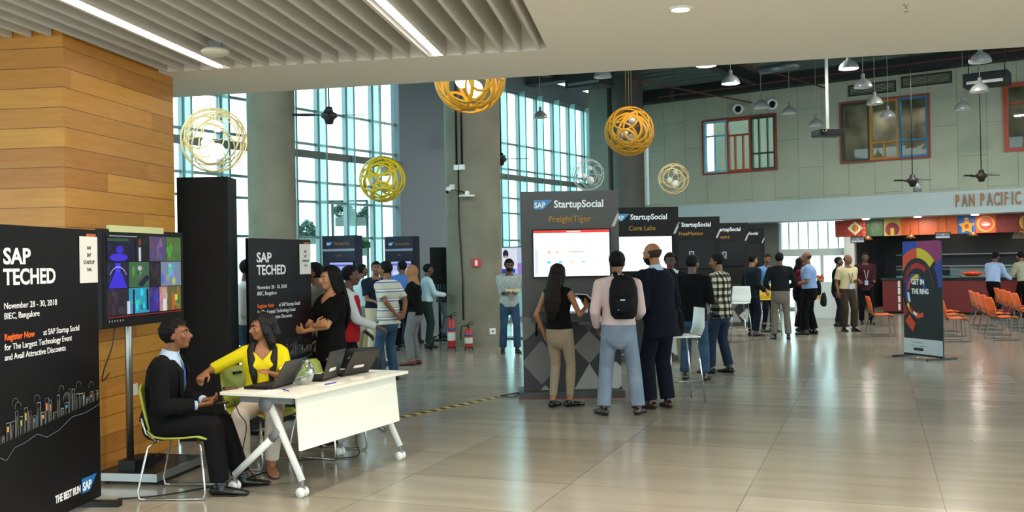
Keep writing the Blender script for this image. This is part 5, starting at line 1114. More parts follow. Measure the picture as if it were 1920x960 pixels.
def hand(mb, w_, dirv, palm, out, curl, k=1.0):
    """wrist, pointing direction, direction the palm faces, thumb side; curl in degrees per finger joint"""
    d = V(dirv).normalized(); p = V(palm); p = (p-d*p.dot(d)).normalized(); o = V(out); o = (o-d*o.dot(d)-p*o.dot(p)).normalized()
    mb.tube([w_-d*.01, w_+d*.03, w_+d*.065, w_+d*.088], [(.024, .019), (.034, .016), (.040, .015), (.038, .013)], 12, side=o, round_=True)
    for i, (off, L_) in enumerate(((.030, .070), (.010, .078), (-.010, .073), (-.029, .058))):
        a = w_+d*.082+o*off; dd = d+o*off*2; dd.normalize(); pts = [a]
        for j, f in enumerate((.45, .32, .26)):
            an = R(curl*(.5 if j == 0 else 1)*(1+.08*i)); ax = dd.cross(p).normalized(); dd = (Matrix.Rotation(an, 3, ax) @ dd).normalized(); pts.append(pts[-1]+dd*L_*f)
        mb.tube(pts, [.0098*k, .0092*k, .0085*k, .0075*k], 8, round_=True)
    a = w_+d*.025+o*.026; t1 = a+(d*.55+o*.75+p*.25).normalized()*.036; t2 = t1+(d*.85+o*.25+p*.45).normalized()*.030; t3 = t2+(d*.9+p*.5).normalized()*.022
    mb.tube([a, t1, t2, t3], [.014, .0115*k, .0105*k, .0088*k], 8, round_=True)
def person(label, loc, h, H=1.73, fem=False, lean=3, slean=0, twist=0, head=(0, 0), pel=(0, 0, .955), arms=None, legs=None, skin='b', top=None, bottom=None, shoe=shoeb, hair='short', hairm=HAIR, beard=False, vox=.011, glasses=False, cat='person', group=None, fat=1.0, curl=(18, 18), face=True):
    """faces local +Y; h = heading in degrees, 0 away from the camera, 90 to the picture's right side"""
    root = thing('person', label, cat, loc, -R(h), group); k_ = H/1.75; root.scale = (k_, k_, k_)
    P0 = V(pel); TR = Matrix.Translation(P0) @ Euler((-R(lean), R(slean), 0)).to_matrix().to_4x4()
    TW = TR @ Matrix.Translation((0, 0, .2)) @ Matrix.Rotation(-R(twist), 4, 'Z') @ Matrix.Translation((0, 0, -.2))
    sw = .168 if fem else .19
    if arms is None: arms = ((.27, .04, .86), (.27, .04, .86))
    if legs is None: legs = ((.10, 0), (.11, .05))
    def spine(infl, z0, z1, hem=0):
        rows = [(-.10, .155, .112), (0, .168, .118), (.10, .150 if not fem else .138, .106), (.20, .148 if not fem else .128, .104), (.30, .168 if not fem else .152, .116), (.38, .180 if not fem else .160, .112), (.44, .170 if not fem else .150, .090), (.475, .11, .072), (.51, .062, .06)]
        pts, rad, sd = [], [], []
        rows = [(z, a, b) for z, a, b in rows if z0 <= z <= z1]
        if z0 < -.10: rows.insert(0, (z0, .165+hem, .12+hem))
        for z, a, b in rows:
            M = TR if z < .15 else TW; pts.append(M @ V((0, .0, z))); f = fat if z < .4 else 1
            rad.append((a*(1+(f-1)*.6)+infl, b*f+infl)); sd.append(M.to_3x3() @ V((1, 0, 0)))
        return pts, rad, sd
    def tube_sp(mb, infl, z0, z1, hem=0):
        p, r, s_ = spine(infl, z0, z1, hem); mb.tube(p, r, 22, side=s_)
        if fem:
            for x in (-1, 1): mb.ell(TW @ V((x*.072, .085, .33)), (.066+infl*.5, .058+infl*.5, .062+infl*.5), nu=14, nv=8)
    neck = TW @ V((0, -.008, .49)); hc = neck+(TW.to_3x3() @ V((0, .035, .165))); hc = V(hc)
    HM = Matrix.Translation(hc) @ Matrix.Rotation(-R(head[0]), 4, 'Z') @ Matrix.Rotation(R(head[1]), 4, 'X')
    hp = lambda x, y, z: HM @ V((x, y, z)); hr = HM.to_3x3()
    J = {'T': TW, 'H': HM, 'root': root, 'TR': TR}
    body = MB(); tube_sp(body, 0, -.10, .51)
    body.tube([TW @ V((0, -.01, .44)), neck, hp(0, -.022, -.06), hp(0, -.02, 0)], [.075, .056, .052 if not fem else .045, .05], 14)
    body.tube([TW @ V((-sw*.8, -.01, .445)), TW @ V((0, -.015, .485)), TW @ V((sw*.8, -.01, .445))], [.045, .05, .045], 12)
    body.ell(hp(0, -.014, .030), (.0745, .093, .086), hr); body.ell(hp(0, .020, -.028), (.060, .070, .078), hr); body.ell(hp(0, .050, -.078), (.034, .034, .030), hr)
    body.ell(hp(0, .066, .028), (.050, .026, .020), hr); body.tube([hp(0, .086, .012), hp(0, .099, -.008), hp(0, .107, -.024)], [.008, .011, .014], 8, round_=True); body.ell(hp(0, .097, -.028), (.019, .012, .009), hr)
    body.ell(hp(0, .084, -.052), (.024, .011, .011), hr)
    for x in (-1, 1): body.ell(hp(x*.075, -.008, -.008), (.010, .019, .032), hr); body.ell(hp(x*.038, .062, -.02), (.024, .022, .024), hr)
    tops = MB(); cloth_arms = []; wr = []; el = []
    for i, sx_ in enumerate((1, -1)):
        a_ = arms[i]; S_ = TW @ V((sx_*sw, -.005, .425)); wt = V((a_[0]*sx_, a_[1], a_[2])); hint = V((a_[3][0]*sx_, a_[3][1], a_[3][2])) if len(a_) > 3 and a_[3] else V((.12*sx_, -1, -.5))
        E_, W_ = ik(S_, wt, .285, .25, hint); wr.append(W_); el.append(E_); J['S%d' % i] = S_; J['E%d' % i] = E_; J['W%d' % i] = W_
        body.tube([S_, S_.lerp(E_, .5), E_], [.047, .042 if not fem else .036, .036 if not fem else .031], 12, round_=True); body.tube([E_, E_.lerp(W_, .3), W_], [(.036, .036), (.038, .036) if not fem else (.032, .030), (.026, .021)], 12, round_=True)
        fd = (W_-E_).normalized(); hd = V(a_[4]) if len(a_) > 4 and a_[4] else fd
        if len(a_) > 4 and a_[4]: hd = V((hd.x*sx_, hd.y, hd.z))
        pl = V((a_[5][0]*sx_, a_[5][1], a_[5][2])) if len(a_) > 5 and a_[5] else V((-sx_, .2, 0)) if abs(fd.z) > .6 else V((-.5*sx_, 0, -1))
        o_ = V((0, 1, .2)) if abs(fd.z) > .6 else V((-sx_, 0, .4)); 
        if abs(hd.normalized().dot(o_.normalized())) > .9: o_ = V((-sx_, 0, .6))
        if abs(hd.normalized().dot(pl.normalized())) > .9: pl = V((0, 0, -1)) if abs(hd.z) < .8 else V((-sx_, .3, 0))
        J['HD%d' % i] = hd.normalized()
        hand(body, W_, hd, pl, o_, curl[i], 1.12 if vox > .009 else 1)
    knees, ank, hips = [], [], []
    for i, sx_ in enumerate((1, -1)):
        l_ = legs[i]; Hp = TR @ V((sx_*.088, 0, -.03)); az = l_[2] if len(l_) > 2 else .085; yaw = R(l_[3]) if len(l_) > 3 else R(8); A_ = V((l_[0]*sx_, l_[1], az)); kh = V(l_[4]) if len(l_) > 4 else V((sx_*.12, 1, 0))
        K_, A_ = ik(Hp, A_, .43, .425, kh); knees.append(K_); ank.append(A_); hips.append(Hp)
        body.tube([Hp, Hp.lerp(K_, .4), K_, K_.lerp(A_, .28), A_], [.082, .072, .052, .053, .036], 14, round_=True)
        fdv = V((math.sin(yaw)*sx_, math.cos(yaw), 0)); b0 = A_+V((0, 0, -.045)); body.tube([b0-fdv*.045, b0+fdv*.03+V((0, 0, -.004)), b0+fdv*.11+V((0, 0, -.014)), b0+fdv*.17+V((0, 0, -.02))], [(.028, .030), (.036, .034), (.042, .022), (.028, .014)], 12, side=V((math.cos(yaw), -math.sin(yaw)*sx_, 0)), round_=True)
        J['A%d' % i] = A_; J['K%d' % i] = K_
    place('body', solid(body, vox), SK[skin], root)
    # face details
    if face:
        for x in (-1, 1):
            s = MB(); s.ell(hp(x*.030, .0775, .008), (.0125, .0075, .0062), hr, 10, 7); s.cur = 1; s.ell(hp(x*.030, .0825, .008), (.0062, .0035, .0055), hr, 8, 6); s.build('eye', [eye_w, iris], root)
            s = MB(); s.tube([hp(x*.014, .090, .024), hp(x*.030, .091, .031), hp(x*.048, .078, .026)], [.0028, .0042, .0022], 6, round_=True); s.build('eyebrow', HAIR, root)
        s = MB(); s.ell(hp(0, .0915, -.0485), (.0205, .0065, .0052), hr, 10, 6); s.ell(hp(0, .0905, -.0565), (.018, .0065, .0058), hr, 10, 6); s.build('lips', lip if fem else lipm, root)
    if glasses:
        s = MB()
        for x in (-1, 1): s.tube([hp(x*.031+.021*math.cos(a*.628), .098, .006+.016*math.sin(a*.628)) for a in range(10)], .0022, 5, closed=True); s.tube([hp(x*.052, .098, .012), hp(x*.078, .0, .010)], .002, 5)
        s.tube([hp(-.01, .10, .010), hp(.01, .10, .010)], .002, 5); s.build('glasses', blackm, root)
    # hair
    def cap(scale, test, name='hair', m=hairm, c0=(0, -.016, .032), r0=(.083, .102, .094), nz=.004):
        bm = bmesh.new(); bmesh.ops.create_icosphere(bm, subdivisions=5 if vox < .011 else 4, radius=1); rn = random.Random(7)
        from mathutils import noise
        for v in bm.verts:
            n_ = 1+nz*14*noise.noise(v.co*6); v.co = V((v.co.x*r0[0]*scale*n_+c0[0], v.co.y*r0[1]*scale*n_+c0[1], v.co.z*r0[2]*scale*n_+c0[2]))
        bmesh.ops.delete(bm, geom=[v for v in bm.verts if test(v.co)], context='VERTS'); me = bpy.data.meshes.new(name); bm.to_mesh(me); bm.free(); me.transform(HM); return place(name, me, m, root)
    short = lambda p: (p.y > .045 and p.z < .068+.1*(p.y-.045)*0) or (p.z < .012 and p.y > .0) or p.z < -.062 or (p.z < -.035 and abs(p.x) > .075 and p.y > -.02) or (abs(p.x) > .05 and p.y > .02 and p.z < .05)
    if hair == 'short': cap(1.03, short)
    elif hair == 'full': cap(1.08, short, nz=.006)
    elif hair == 'bald': cap(1.0, lambda p: p.z > .035 or p.z < -.055 or p.y > -.01, m=GREYH)
    elif hair in ('long', 'longfront'):
        cap(1.07, lambda p: (p.y > .035 and p.z < .070) or (p.z < -.02 and p.y > 0), name='hair')
        hb = MB(); b0 = TW.to_3x3()
        hb.tube([hp(0, -.065, .05), hp(0, -.085, -.05), TW @ V((0, -.115, .46)), TW @ V((.01, -.145, .34)), TW @ V((.0, -.15, .22)), TW @ V((0, -.145, .15))], [(.07, .04), (.090, .045), (.115, .042), (.125, .038), (.105, .03), (.05, .015)], 16, side=TW.to_3x3() @ V((1, 0, 0)), round_=True)
        for x in (-1, 1):
            hb.tube([hp(x*.062, .01, .06), hp(x*.079, -.005, -.01), hp(x*.078, -.025, -.08), hp(x*.075, -.05, -.13)], [(.018, .04), (.016, .045), (.02, .045), (.03, .04)], 10, side=hr @ V((1, 0, 0)), round_=True)
            if hair == 'longfront': hb.tube([hp(x*.078, -.005, -.04), TW @ V((x*.095, .06, .46)), TW @ V((x*.090, .125, .36)), TW @ V((x*.075, .145, .25)), TW @ V((x*.065, .135, .14))], [(.03, .03), (.038, .022), (.036, .02), (.032, .018), (.014, .010)], 12, side=TW.to_3x3() @ V((1, 0, 0)), round_=True)
        place('long_hair', solid(hb, max(vox, .008), 3), hairm, root)
    elif hair == 'hijab':
        sc_ = cloth('tan_headscarf', '#9a6a4c'); cap(1.16, lambda p: (p.y > .05 and abs(p.x) < .07 and -.10 < p.z < .075), name='headscarf', m=sc_, r0=(.083, .102, .11), c0=(0, -.016, .01))
        hb = MB(); hb.tube([hp(0, -.03, -.04), hp(0, -.03, -.10), TW @ V((0, -.01, .47)), TW @ V((0, 0, .40))], [(.085, .09), (.09, .09), (.13, .10), (.17, .125)], 18, side=TW.to_3x3() @ V((1, 0, 0)), round_=True); place('scarf_drape', solid(hb, .011, 3), sc_, root)
    if beard: cap(1.0, lambda p: p.z > -.032 or p.y < .0 or (abs(p.x) < .02 and p.z > -.045), name='beard', r0=(.066, .078, .084), c0=(0, .022, -.030))
    # clothes
    if top:
        infl = top.get('infl', .016); mb = MB(); z0 = top.get('hem', -.12); tube_sp(mb, infl, z0, .475, top.get('flare', .005)); sl = top.get('sleeve', 'short')
        mb.tube([TW @ V((-sw*.85, -.008, .445)), TW @ V((0, -.02, .475)), TW @ V((sw*.85, -.008, .445))], [.055, .055, .055], 12, round_=True)
        for i in (0, 1):
            S_, E_, W_ = J['S%d' % i], el[i], wr[i]; i2 = infl*.85; u_ = .047 if not fem else .042
            if sl == 'none': continue
            if sl == 'elbow': mb.tube([S_, S_.lerp(E_, .5), S_.lerp(E_, .98)], [u_+i2+.004, u_+i2, .040+i2], 14); mb.ell(S_, (u_+i2,)*3, nu=14, nv=8)
            elif sl == 'short': mb.tube([S_, S_.lerp(E_, .45), S_.lerp(E_, .78)], [u_+i2+.004, u_+i2, u_+i2+.004], 14, round_=False); mb.ell(S_, (u_+i2,)*3, nu=14, nv=8)
            else:
                f = {'long': .94, 'half': .25, 'three': .5}[sl]; mb.tube([S_, S_.lerp(E_, .5), E_], [u_+i2+.004, u_+i2, .040+i2], 14, round_=True); mb.tube([E_, E_.lerp(W_, f*.5), E_.lerp(W_, f)], [.040+i2, .037+i2, .030+i2], 14)
        cut = None; TI = TW.inverted()
        if top.get('open'):
            w0, zb = top['open']
            def cut(p, w0=w0, zb=zb):
                q = TI @ p; return q.y > .02 and q.z > zb and abs(q.x) < .012+(q.z-zb)/(.5-zb)*w0
        elif top.get('neck'):
            zb = top['neck']
            def cut(p, zb=zb):
                q = TI @ p; return q.y > .0 and q.z > zb and abs(q.x) < (q.z-zb)*1.0
        place(top.get('name', 'shirt'), solid(mb, vox, 4), top['mat'], root, cut)
        if top.get('under'):
            mb = MB(); tube_sp(mb, .010, -.05, .51); mb.tube([TW @ V((-sw*.8, -.01, .445)), TW @ V((0, -.012, .487)), TW @ V((sw*.8, -.01, .445))], [.050, .057, .050], 12); mb.tube([TW @ V((0, -.006, .45)), neck+(hc-neck)*.30], [.080, .062], 16); place('dress_shirt', solid(mb, vox, 3), top['under'], root)
            if sl == 'long':
                for i in (0, 1): s = MB(); s.tube([el[i].lerp(wr[i], .88), el[i].lerp(wr[i], 1.03)], [.036, .034], 14); s.build('shirt_cuff', top['under'], root)
        if top.get('tie'):
            s = MB(); s.tube([TW @ V((0, .066, .475)), TW @ V((0, .088, .45)), TW @ V((0, .124, .40)), TW @ V((0, .140, .30)), TW @ V((0, .130, .20)), TW @ V((0, .130, .10)), TW @ V((0, .140, .03))], [(.018, .012), (.016, .012), (.024, .006), (.032, .006), (.036, .005), (.038, .005), (.022, .004)], 10, side=TW.to_3x3() @ V((1, 0, 0))); s.build('tie', top['tie'], root)
        if top.get('open') and top.get('lapel', True):
            for x in (-1, 1):
                zb = top['open'][1]; s = MB(); s.tube([TW @ V((x*.020, .148, zb+.01)), TW @ V((x*.055, .150, zb+.12)), TW @ V((x*.085, .128, .40)), TW @ V((x*.082, .06, .47)), TW @ V((x*.066, -.03, .505))], [(.012, .005), (.030, .006), (.036, .007), (.026, .007), (.018, .007)], 10, side=TW.to_3x3() @ V((1, -.2*x, 0)), round_=True); s.build('lapel', top['mat'], root)
        if top.get('collar'):
            s = MB(); s.tube([neck+V((0, 0, -.03)), neck+(hc-neck)*.27], [.070, .063], 16); s.build('collar', top['collar'], root)
        if top.get('lanyard'):
            s = MB(); [s.tube([TW @ V((x*.06, -.02, .50)), TW @ V((x*.07, .09, .43)), TW @ V((x*.035, .155, .30)), TW @ V((0, .152, .12))], .006, 6) for x in (-1, 1)]; s.build('lanyard', top['lanyard'], root)
            q = TW @ V((0, .158, .08)); s = MB(); s.xf = TW; s.box((-.04, .152, .0), (.04, .158, .11)); s.build('badge_card', mat('badge_card', '#aab4d8', .4), root)
    if bottom:
        mb = MB(); infl = bottom.get('infl', .014); seated = pel[2] < .7; tube_sp2 = spine(infl*.8, 0 if seated else -.10, .10); mb.tube(*tube_sp2[:2], 22, side=tube_sp2[2], round_=not seated); an = bottom.get('ankle', .058); kn = bottom.get('knee', .066); leng = bottom.get('len', .95)
        for i in (0, 1):
            Hp, K_, A_ = hips[i], knees[i], ank[i]; mb.tube([Hp, Hp.lerp(K_, .4), K_], [.088+infl*.6, .078+infl*.6, kn], 16, round_=True); mb.tube([K_, K_.lerp(A_, .35*leng), K_.lerp(A_, leng)], [kn, max(an, kn, .061), an], 16)
            if bottom.get('crotch', True) and abs(K_.z-Hp.z) > .25: pass
        place(bottom.get('name', 'trousers'), solid(mb, vox, 4), bottom['mat'], root)
        if bottom.get('belt'): s = MB(); p_, r_, s__ = spine(infl+.008, -.05, .15); s.tube([TR @ V((0, 0, .045)), TR @ V((0, 0, .08))], [(.163+infl, .115+infl)]*2, 24, side=TR.to_3x3() @ V((1, 0, 0))); s.build('belt', shoeb, root)
    if shoe:
        for i, sx_ in enumerate((1, -1)):
            l_ = legs[i]; yaw = R(l_[3]) if len(l_) > 3 else R(8); fdv = V((math.sin(yaw)*sx_, math.cos(yaw), 0)); b0 = ank[i]+V((0, 0, -.045)); sd = V((math.cos(yaw), -math.sin(yaw)*sx_, 0))
            mb = MB(); mb.tube([b0-fdv*.055, b0+fdv*.02, b0+fdv*.11+V((0, 0, -.010)), b0+fdv*.185+V((0, 0, -.018))], [(.034, .036), (.040, .036), (.047, .027), (.034, .018)], 14, side=sd, round_=True)
            if not top or not shoe is sand: mb.tube([ank[i]+V((0, 0, -.03)), ank[i]+V((0, 0, .0 if fem else .02))], [(.040, .045), (.040, .045)], 12)
            place('shoe', solid(mb, vox, 2), shoe, root)
            s = MB(); s.tube([b0-fdv*.058+V((0, 0, -.034)), b0+fdv*.02+V((0, 0, -.034)), b0+fdv*.11+V((0, 0, -.034)), b0+fdv*.20+V((0, 0, -.034))], [(.030, .007), (.038, .007), (.047, .007), (.026, .006)], 12, side=sd); s.build('sole', rubber, root)
    return J
def lo(J, p): return J['root'].matrix_basis @ V(p)
def fp(u, v): p = fl(u, v); return (p.x, p.y, 0)
tr = lambda m, **k: dict(mat=m, **k)

# -- near people
J1 = person('seated man in black suit with blue tie on the olive chair', (-2.50, 7.15, 0), 88, 1.73, lean=9, head=(0, 6), pel=(0, -.11, .53), skin='b', vox=.008, hair='full',
    arms=((.12, .19, .66, (.5, -.7, -1), (-.35, 1, .05), (-.4, 0, 1)), (.10, .18, .67, (.5, -.7, -1), (-.35, 1, .05), (-.4, 0, 1))), legs=((.14, .36, .085, 5), (.13, .45, .085, 10)),
    top=dict(mat=SUIT, name='jacket', sleeve='long', infl=.028, hem=-.07, flare=.01, open=(.09, .10), under=LBLUE, tie=mat('blue_patterned_tie', '#2f5288', .6, var=.5, vscale=60)), bottom=tr(SUIT, infl=.02, ankle=.07, knee=.078), curl=(35, 35))
h = lo(J1, J1['W0'].lerp(J1['W1'], .5)+V((0, .10, -.01)))
t = thing('mobile_phone', 'dark mobile phone held by the seated man in the suit', 'phone', h, -R(88)); s = MB(); s.box((-.035, -.02, 0), (.035, .11, .009)); s.build('casing', black, t, bevel=.003); s = MB(); s.box((-.03, -.01, .0095), (.03, .10, .0102)); s.build('screen', mat('dead_screen', '#050607', .15), t)
YEL = cloth('yellow_top', '#e0cc1c', bump=.4); PINKW = cloth('off_white_trouser', '#c9bcae')
J2 = person('seated woman with long dark hair in yellow top and off-white trousers behind the desk', (-2.08, 8.03, 0), 172, 1.66, fem=True, lean=3, slean=0, twist=-8, head=(60, -4), pel=(0, -.02, .56), skin='a', vox=.008, hair='longfront', hairm=mat('dark_brown_hair2', '#0e0807', .5, spec=.3, bump=.3, bscale=110, bstretch=(1, 1, .2)),
    arms=((.43, .26, .86, (1, -.35, -.5), (.35, .75, -.35), (0, -.2, -1)), (.12, .34, .84, (.7, -.6, -1))), legs=((.12, .42, .085, 5), (.10, .36, .085, 15)),
    top=dict(mat=YEL, name='blouse', sleeve='elbow', infl=.016, hem=-.07, flare=.015, neck=.38), bottom=tr(PINKW, infl=.02, ankle=.06, knee=.075, len=.9), shoe=sand, curl=(60, 20))
J3 = person('woman with long dark hair and crossed arms in black shirt behind the laptops', (at(618, 480, 9.1).x, 9.1, 0), 222, 1.66, fem=True, lean=-2, head=(12, -3), skin='d', vox=.008, hair='long',
    arms=((-.06, .22, 1.16, (.9, .2, -.8), (-1, .1, .25), (0, -1, 0)), (-.10, .25, 1.10, (.9, .2, -.8), (-1, .05, .1), (0, -1, .1))), top=dict(mat=BLACKC, sleeve='short', infl=.016, hem=-.16, neck=.40), bottom=tr(BLACKC), curl=(12, 22))
J16 = person('woman with long brown hair in black sleeveless top and beige trousers holding a tablet', (at(1046, 480, 10.95).x, 10.95, 0), 35, 1.63, fem=True, lean=-2, head=(5, -4), skin='a', vox=.008, hair='long', hairm=BROWN,
    arms=((.22, .26, 1.20, (.5, -.6, -1), (-.1, .5, .9), (-.8, .3, 0)), (.23, .0, .90, (.6, -1, 0))), legs=((.07, .10, .085, 25), (.10, -.02, .085, 5)), top=dict(mat=BLACKC, sleeve='none', infl=.014, hem=-.02, name='sleeveless_top'), bottom=tr(BEIGE, infl=.008, ankle=.045, knee=.060, len=.88), shoe=mat('black_ballet_flat', '#101010', .25), face=False, curl=(30, 25))
h = lo(J16, J16['W0']+V((-.03, .06, .10)))
t = thing('tablet', 'white tablet held up by the woman in the black sleeveless top', 'tablet', h, -R(70)); s = MB(); s.xf = Euler((R(50), 0, R(10))).to_matrix().to_4x4(); s.box((-.12, -.005, -.08), (.12, .005, .09)); s.build('casing', whitep, t, bevel=.003); s = MB(); s.xf = Euler((R(50), 0, R(10))).to_matrix().to_4x4(); s.box((-.105, -.0065, -.07), (.105, -.0052, .08)); s.build('screen', mat('dead_screen', '#050607', .15), t)
PINK = cloth('pale_pink_shirt', '#c9b0b0', bump=.4)
x17 = at(1157, 480, 10.35).x
J17 = person('man in pale pink shirt and light jeans with a black backpack', (x17, 10.35, 0), 8, 1.77, lean=2, head=(12, -8), skin='b', vox=.008, hair='short', legs=((.19, .02, .085, 20), (.17, -.02, .085, 28)), pel=(0, 0, .945),
    arms=((.20, .26, 1.02, (.3, -.8, -.8)), (.23, .12, .92, (.25, -1, -.3))), top=dict(mat=PINK, sleeve='long', infl=.02, hem=-.06, collar=PINK), bottom=tr(LJEAN, infl=.016, ankle=.075, knee=.078, len=.99), shoe=shoebr, face=False)
bp = ruck('backpack', 'black backpack with a blue button on the back of the man in pink', (x17+.04, 10.18, 1.03), R(180-8), bagm, .98, logo_=True)
s = MB()
for x in (-1, 1): s.tube([(x*.10, -.10, .05), (x*.13, -.16, .12), (x*.13, -.30, .22), (x*.11, -.32, .38), (x*.10, -.24, .475), (x*.09, -.12, .49), (x*.07, -.04, .42)], [(.025, .008)]*7, 10, side=(1, 0, 0))
s.build('shoulder_strap', bagm, bp)
J18 = person('tall bald man in dark navy suit leaning towards the lit screens', (at(1232, 480, 10.75).x, 10.75, 0), -38, 1.86, lean=7, head=(-8, -10), skin='a', vox=.008, hair='bald', beard=True, legs=((.10, -.02, .085, 25), (.11, .04, .085, 15)), pel=(0, -.03, .955),
    arms=((.20, .20, .98, (.3, -.8, -.5)), (.18, .20, 1.00, (.3, -.8, -.5))), top=dict(mat=NAVY, name='jacket', sleeve='long', infl=.032, hem=-.22, flare=.02, open=(.08, .15), under=LBLUE), bottom=tr(NAVY, infl=.02, ankle=.078, knee=.082, len=.98), shoe=shoebr, fat=1.06)
# -- middle distance
person('man in glasses and dark suit facing the group beside the white stool', (at(1259, 480, 14.6).x, 14.6, 0), 205, 1.76, head=(-25, -5), skin='c', hair='full', glasses=True, lean=4, arms=((.18, .25, 1.05), (.22, .2, .98)), top=dict(mat=SUIT, name='jacket', sleeve='long', infl=.026, hem=-.18, open=(.11, .12), under=WHITEC), bottom=tr(KHAKI, ankle=.07), legs=((.12, 0), (.16, .03)))
person('man in black shirt and blue jeans seen from behind at the kiosk', (at(1297, 480, 13.2).x, 13.2, 0), 22, 1.72, head=(30, -4), skin='c', arms=((.25, .25, 1.08), (.2, .2, 1.0)), top=dict(mat=BLACKC, sleeve='half', infl=.024, hem=-.14), bottom=tr(JEAN, ankle=.072, knee=.076), legs=((.15, 0), (.14, .08)), shoe=shoebr, fat=1.08)
person('man in black and white plaid shirt and dark jeans by the kiosk', (at(1350, 480, 13.9).x, 13.9, 0), -50, 1.74, head=(-15, -8), skin='b', vox=.010, arms=((.16, .25, 1.08), (.12, .24, 1.10)), top=dict(mat=plaid_mat(), sleeve='half', infl=.024, hem=-.16, flare=.01), bottom=tr(cloth('dark_denim', '#232d3f', var=.2, vscale=6), ankle=.07, knee=.074), legs=((.10, -.06), (.12, .12)), shoe=shoeb, fat=1.05)
person('man in dark jacket and jeans turned to a colleague in the walkway', fp(1411, 630), 60, 1.73, head=(15, -8), skin='a', arms=((.25, .15, .95), (.2, .2, .98)), top=dict(mat=cloth('dark_teal_jacket', '#1a2328'), name='jacket', sleeve='long', infl=.024, hem=-.15), bottom=tr(cloth('navy_trouser', '#161c28')), shoe=shoebr)
person('man in sky blue shirt behind the dark jacketed man and yellow stool', fp(1438, 622), 150, 1.74, head=(40, -5), skin='b', top=dict(mat=cloth('sky_blue_shirt', '#5f8fc4'), sleeve='long', infl=.02, hem=-.08), bottom=tr(cloth('navy_trouser', '#161c28')), arms=((.25, .1, .9), (.22, .15, .95)))
J24 = person('man in black shirt and grey trousers standing with his back turned', fp(1465, 636), 8, 1.76, head=(15, 0), skin='c', arms=((.22, .22, 1.04, (.5, -.8, -.5)), (.22, .22, 1.04, (.5, -.8, -.5))), top=dict(mat=cloth('faded_black_shirt', '#16181a'), sleeve='long', infl=.022, hem=-.05), bottom=tr(cloth('taupe_trouser', '#6a6258'), ankle=.068), legs=((.14, 0), (.13, .03)), fat=1.08, face=False)
J25 = person('balding man in pale blue short sleeved shirt and black trousers with bags', fp(1520, 627), -62, 1.77, head=(-10, -4), skin='b', hair='bald', arms=((.18, .26, 1.04), (.18, .26, 1.06)), top=dict(mat=cloth('blue_work_shirt', '#7d94bd'), sleeve='short', infl=.026, hem=-.06), bottom=tr(BLACKC, ankle=.085, knee=.09, infl=.03), legs=((.13, -.05), (.14, .08)), fat=1.15)
p = lo(J25, (.22, -.24, .0)); ruck('laptop_bag', 'dark green laptop bag hanging behind the balding man in pale blue', (p.x, p.y, .58), R(80), cloth('dark_green_bag', '#1c2420'), .62)
p = lo(J25, (.25, -.12, .0)); ruck('shoulder_bag', 'black shoulder bag at the hip of the balding man in pale blue', (p.x, p.y, .82), R(100), bagm, .65)
person('person in a long black and red dress facing the balding man', fp(1499, 621), 110, 1.64, fem=True, head=(0, 0), skin='c', hair='long', arms=((.2, .25, 1.0), (.2, .25, 1.02)), top=dict(mat=cloth('red_black_top', '#5a1416', var=.6, vscale=10), sleeve='three', infl=.018, hem=-.14), bottom=tr(BLACKC, ankle=.12, knee=.11, infl=.03, name='skirt'))
J27 = person('man in cream shirt and brown trousers with a dark lanyard near the restaurant', fp(1590, 621), 168, 1.70, head=(-20, 0), skin='b', hair='bald', arms=((.25, .05, .88), (.10, .26, 1.14)), top=dict(mat=CREAM, sleeve='short', infl=.022, hem=-.05, lanyard=mat('dark_lanyard', '#2a2430', .7)), bottom=tr(DKBR, ankle=.078, knee=.08), legs=((.10, 0), (.12, .05)))
person('man in maroon jacket with a white lanyard standing behind the cream shirted man', fp(1624, 608), 190, 1.74, head=(5, 0), skin='c', arms=((.18, .24, 1.04), (.16, .24, 1.06)), top=dict(mat=cloth('maroon_jacket', '#3a1820'), name='jacket', sleeve='long', infl=.024, hem=-.14, lanyard=mat('white_lanyard', '#c8c8cc', .7)), bottom=tr(BLACKC, ankle=.065))
person('person in black partly hidden behind the cream shirted man', fp(1571, 612), 120, 1.64, head=(0, 0), skin='c', top=dict(mat=BLACKC, sleeve='long', infl=.02, hem=-.12), bottom=tr(cloth('navy_trouser', '#161c28')))
person('man in pale blue shirt and black trousers leaning over the restaurant counter', fp(1866, 598), 62, 1.70, lean=10, head=(10, -12), skin='c', arms=((.2, .38, 1.02), (.22, .30, 1.05)), top=dict(mat=cloth('pale_blue_work_shirt', '#9fb0d4'), sleeve='long', infl=.024, hem=-.03), bottom=tr(BLACKC, ankle=.075), face=False, pel=(0, -.06, .95))
person('person in pale olive shirt cut by the photo edge at the restaurant counter', fp(1919, 596), -15, 1.70, lean=8, head=(0, -10), skin='b', arms=((.2, .38, 1.1), (.22, .34, 1.12)), top=dict(mat=cloth('pale_olive_shirt', '#a09c84'), sleeve='long', infl=.024, hem=-.03), bottom=tr(BLACKC, ankle=.075), pel=(0, -.05, .95))
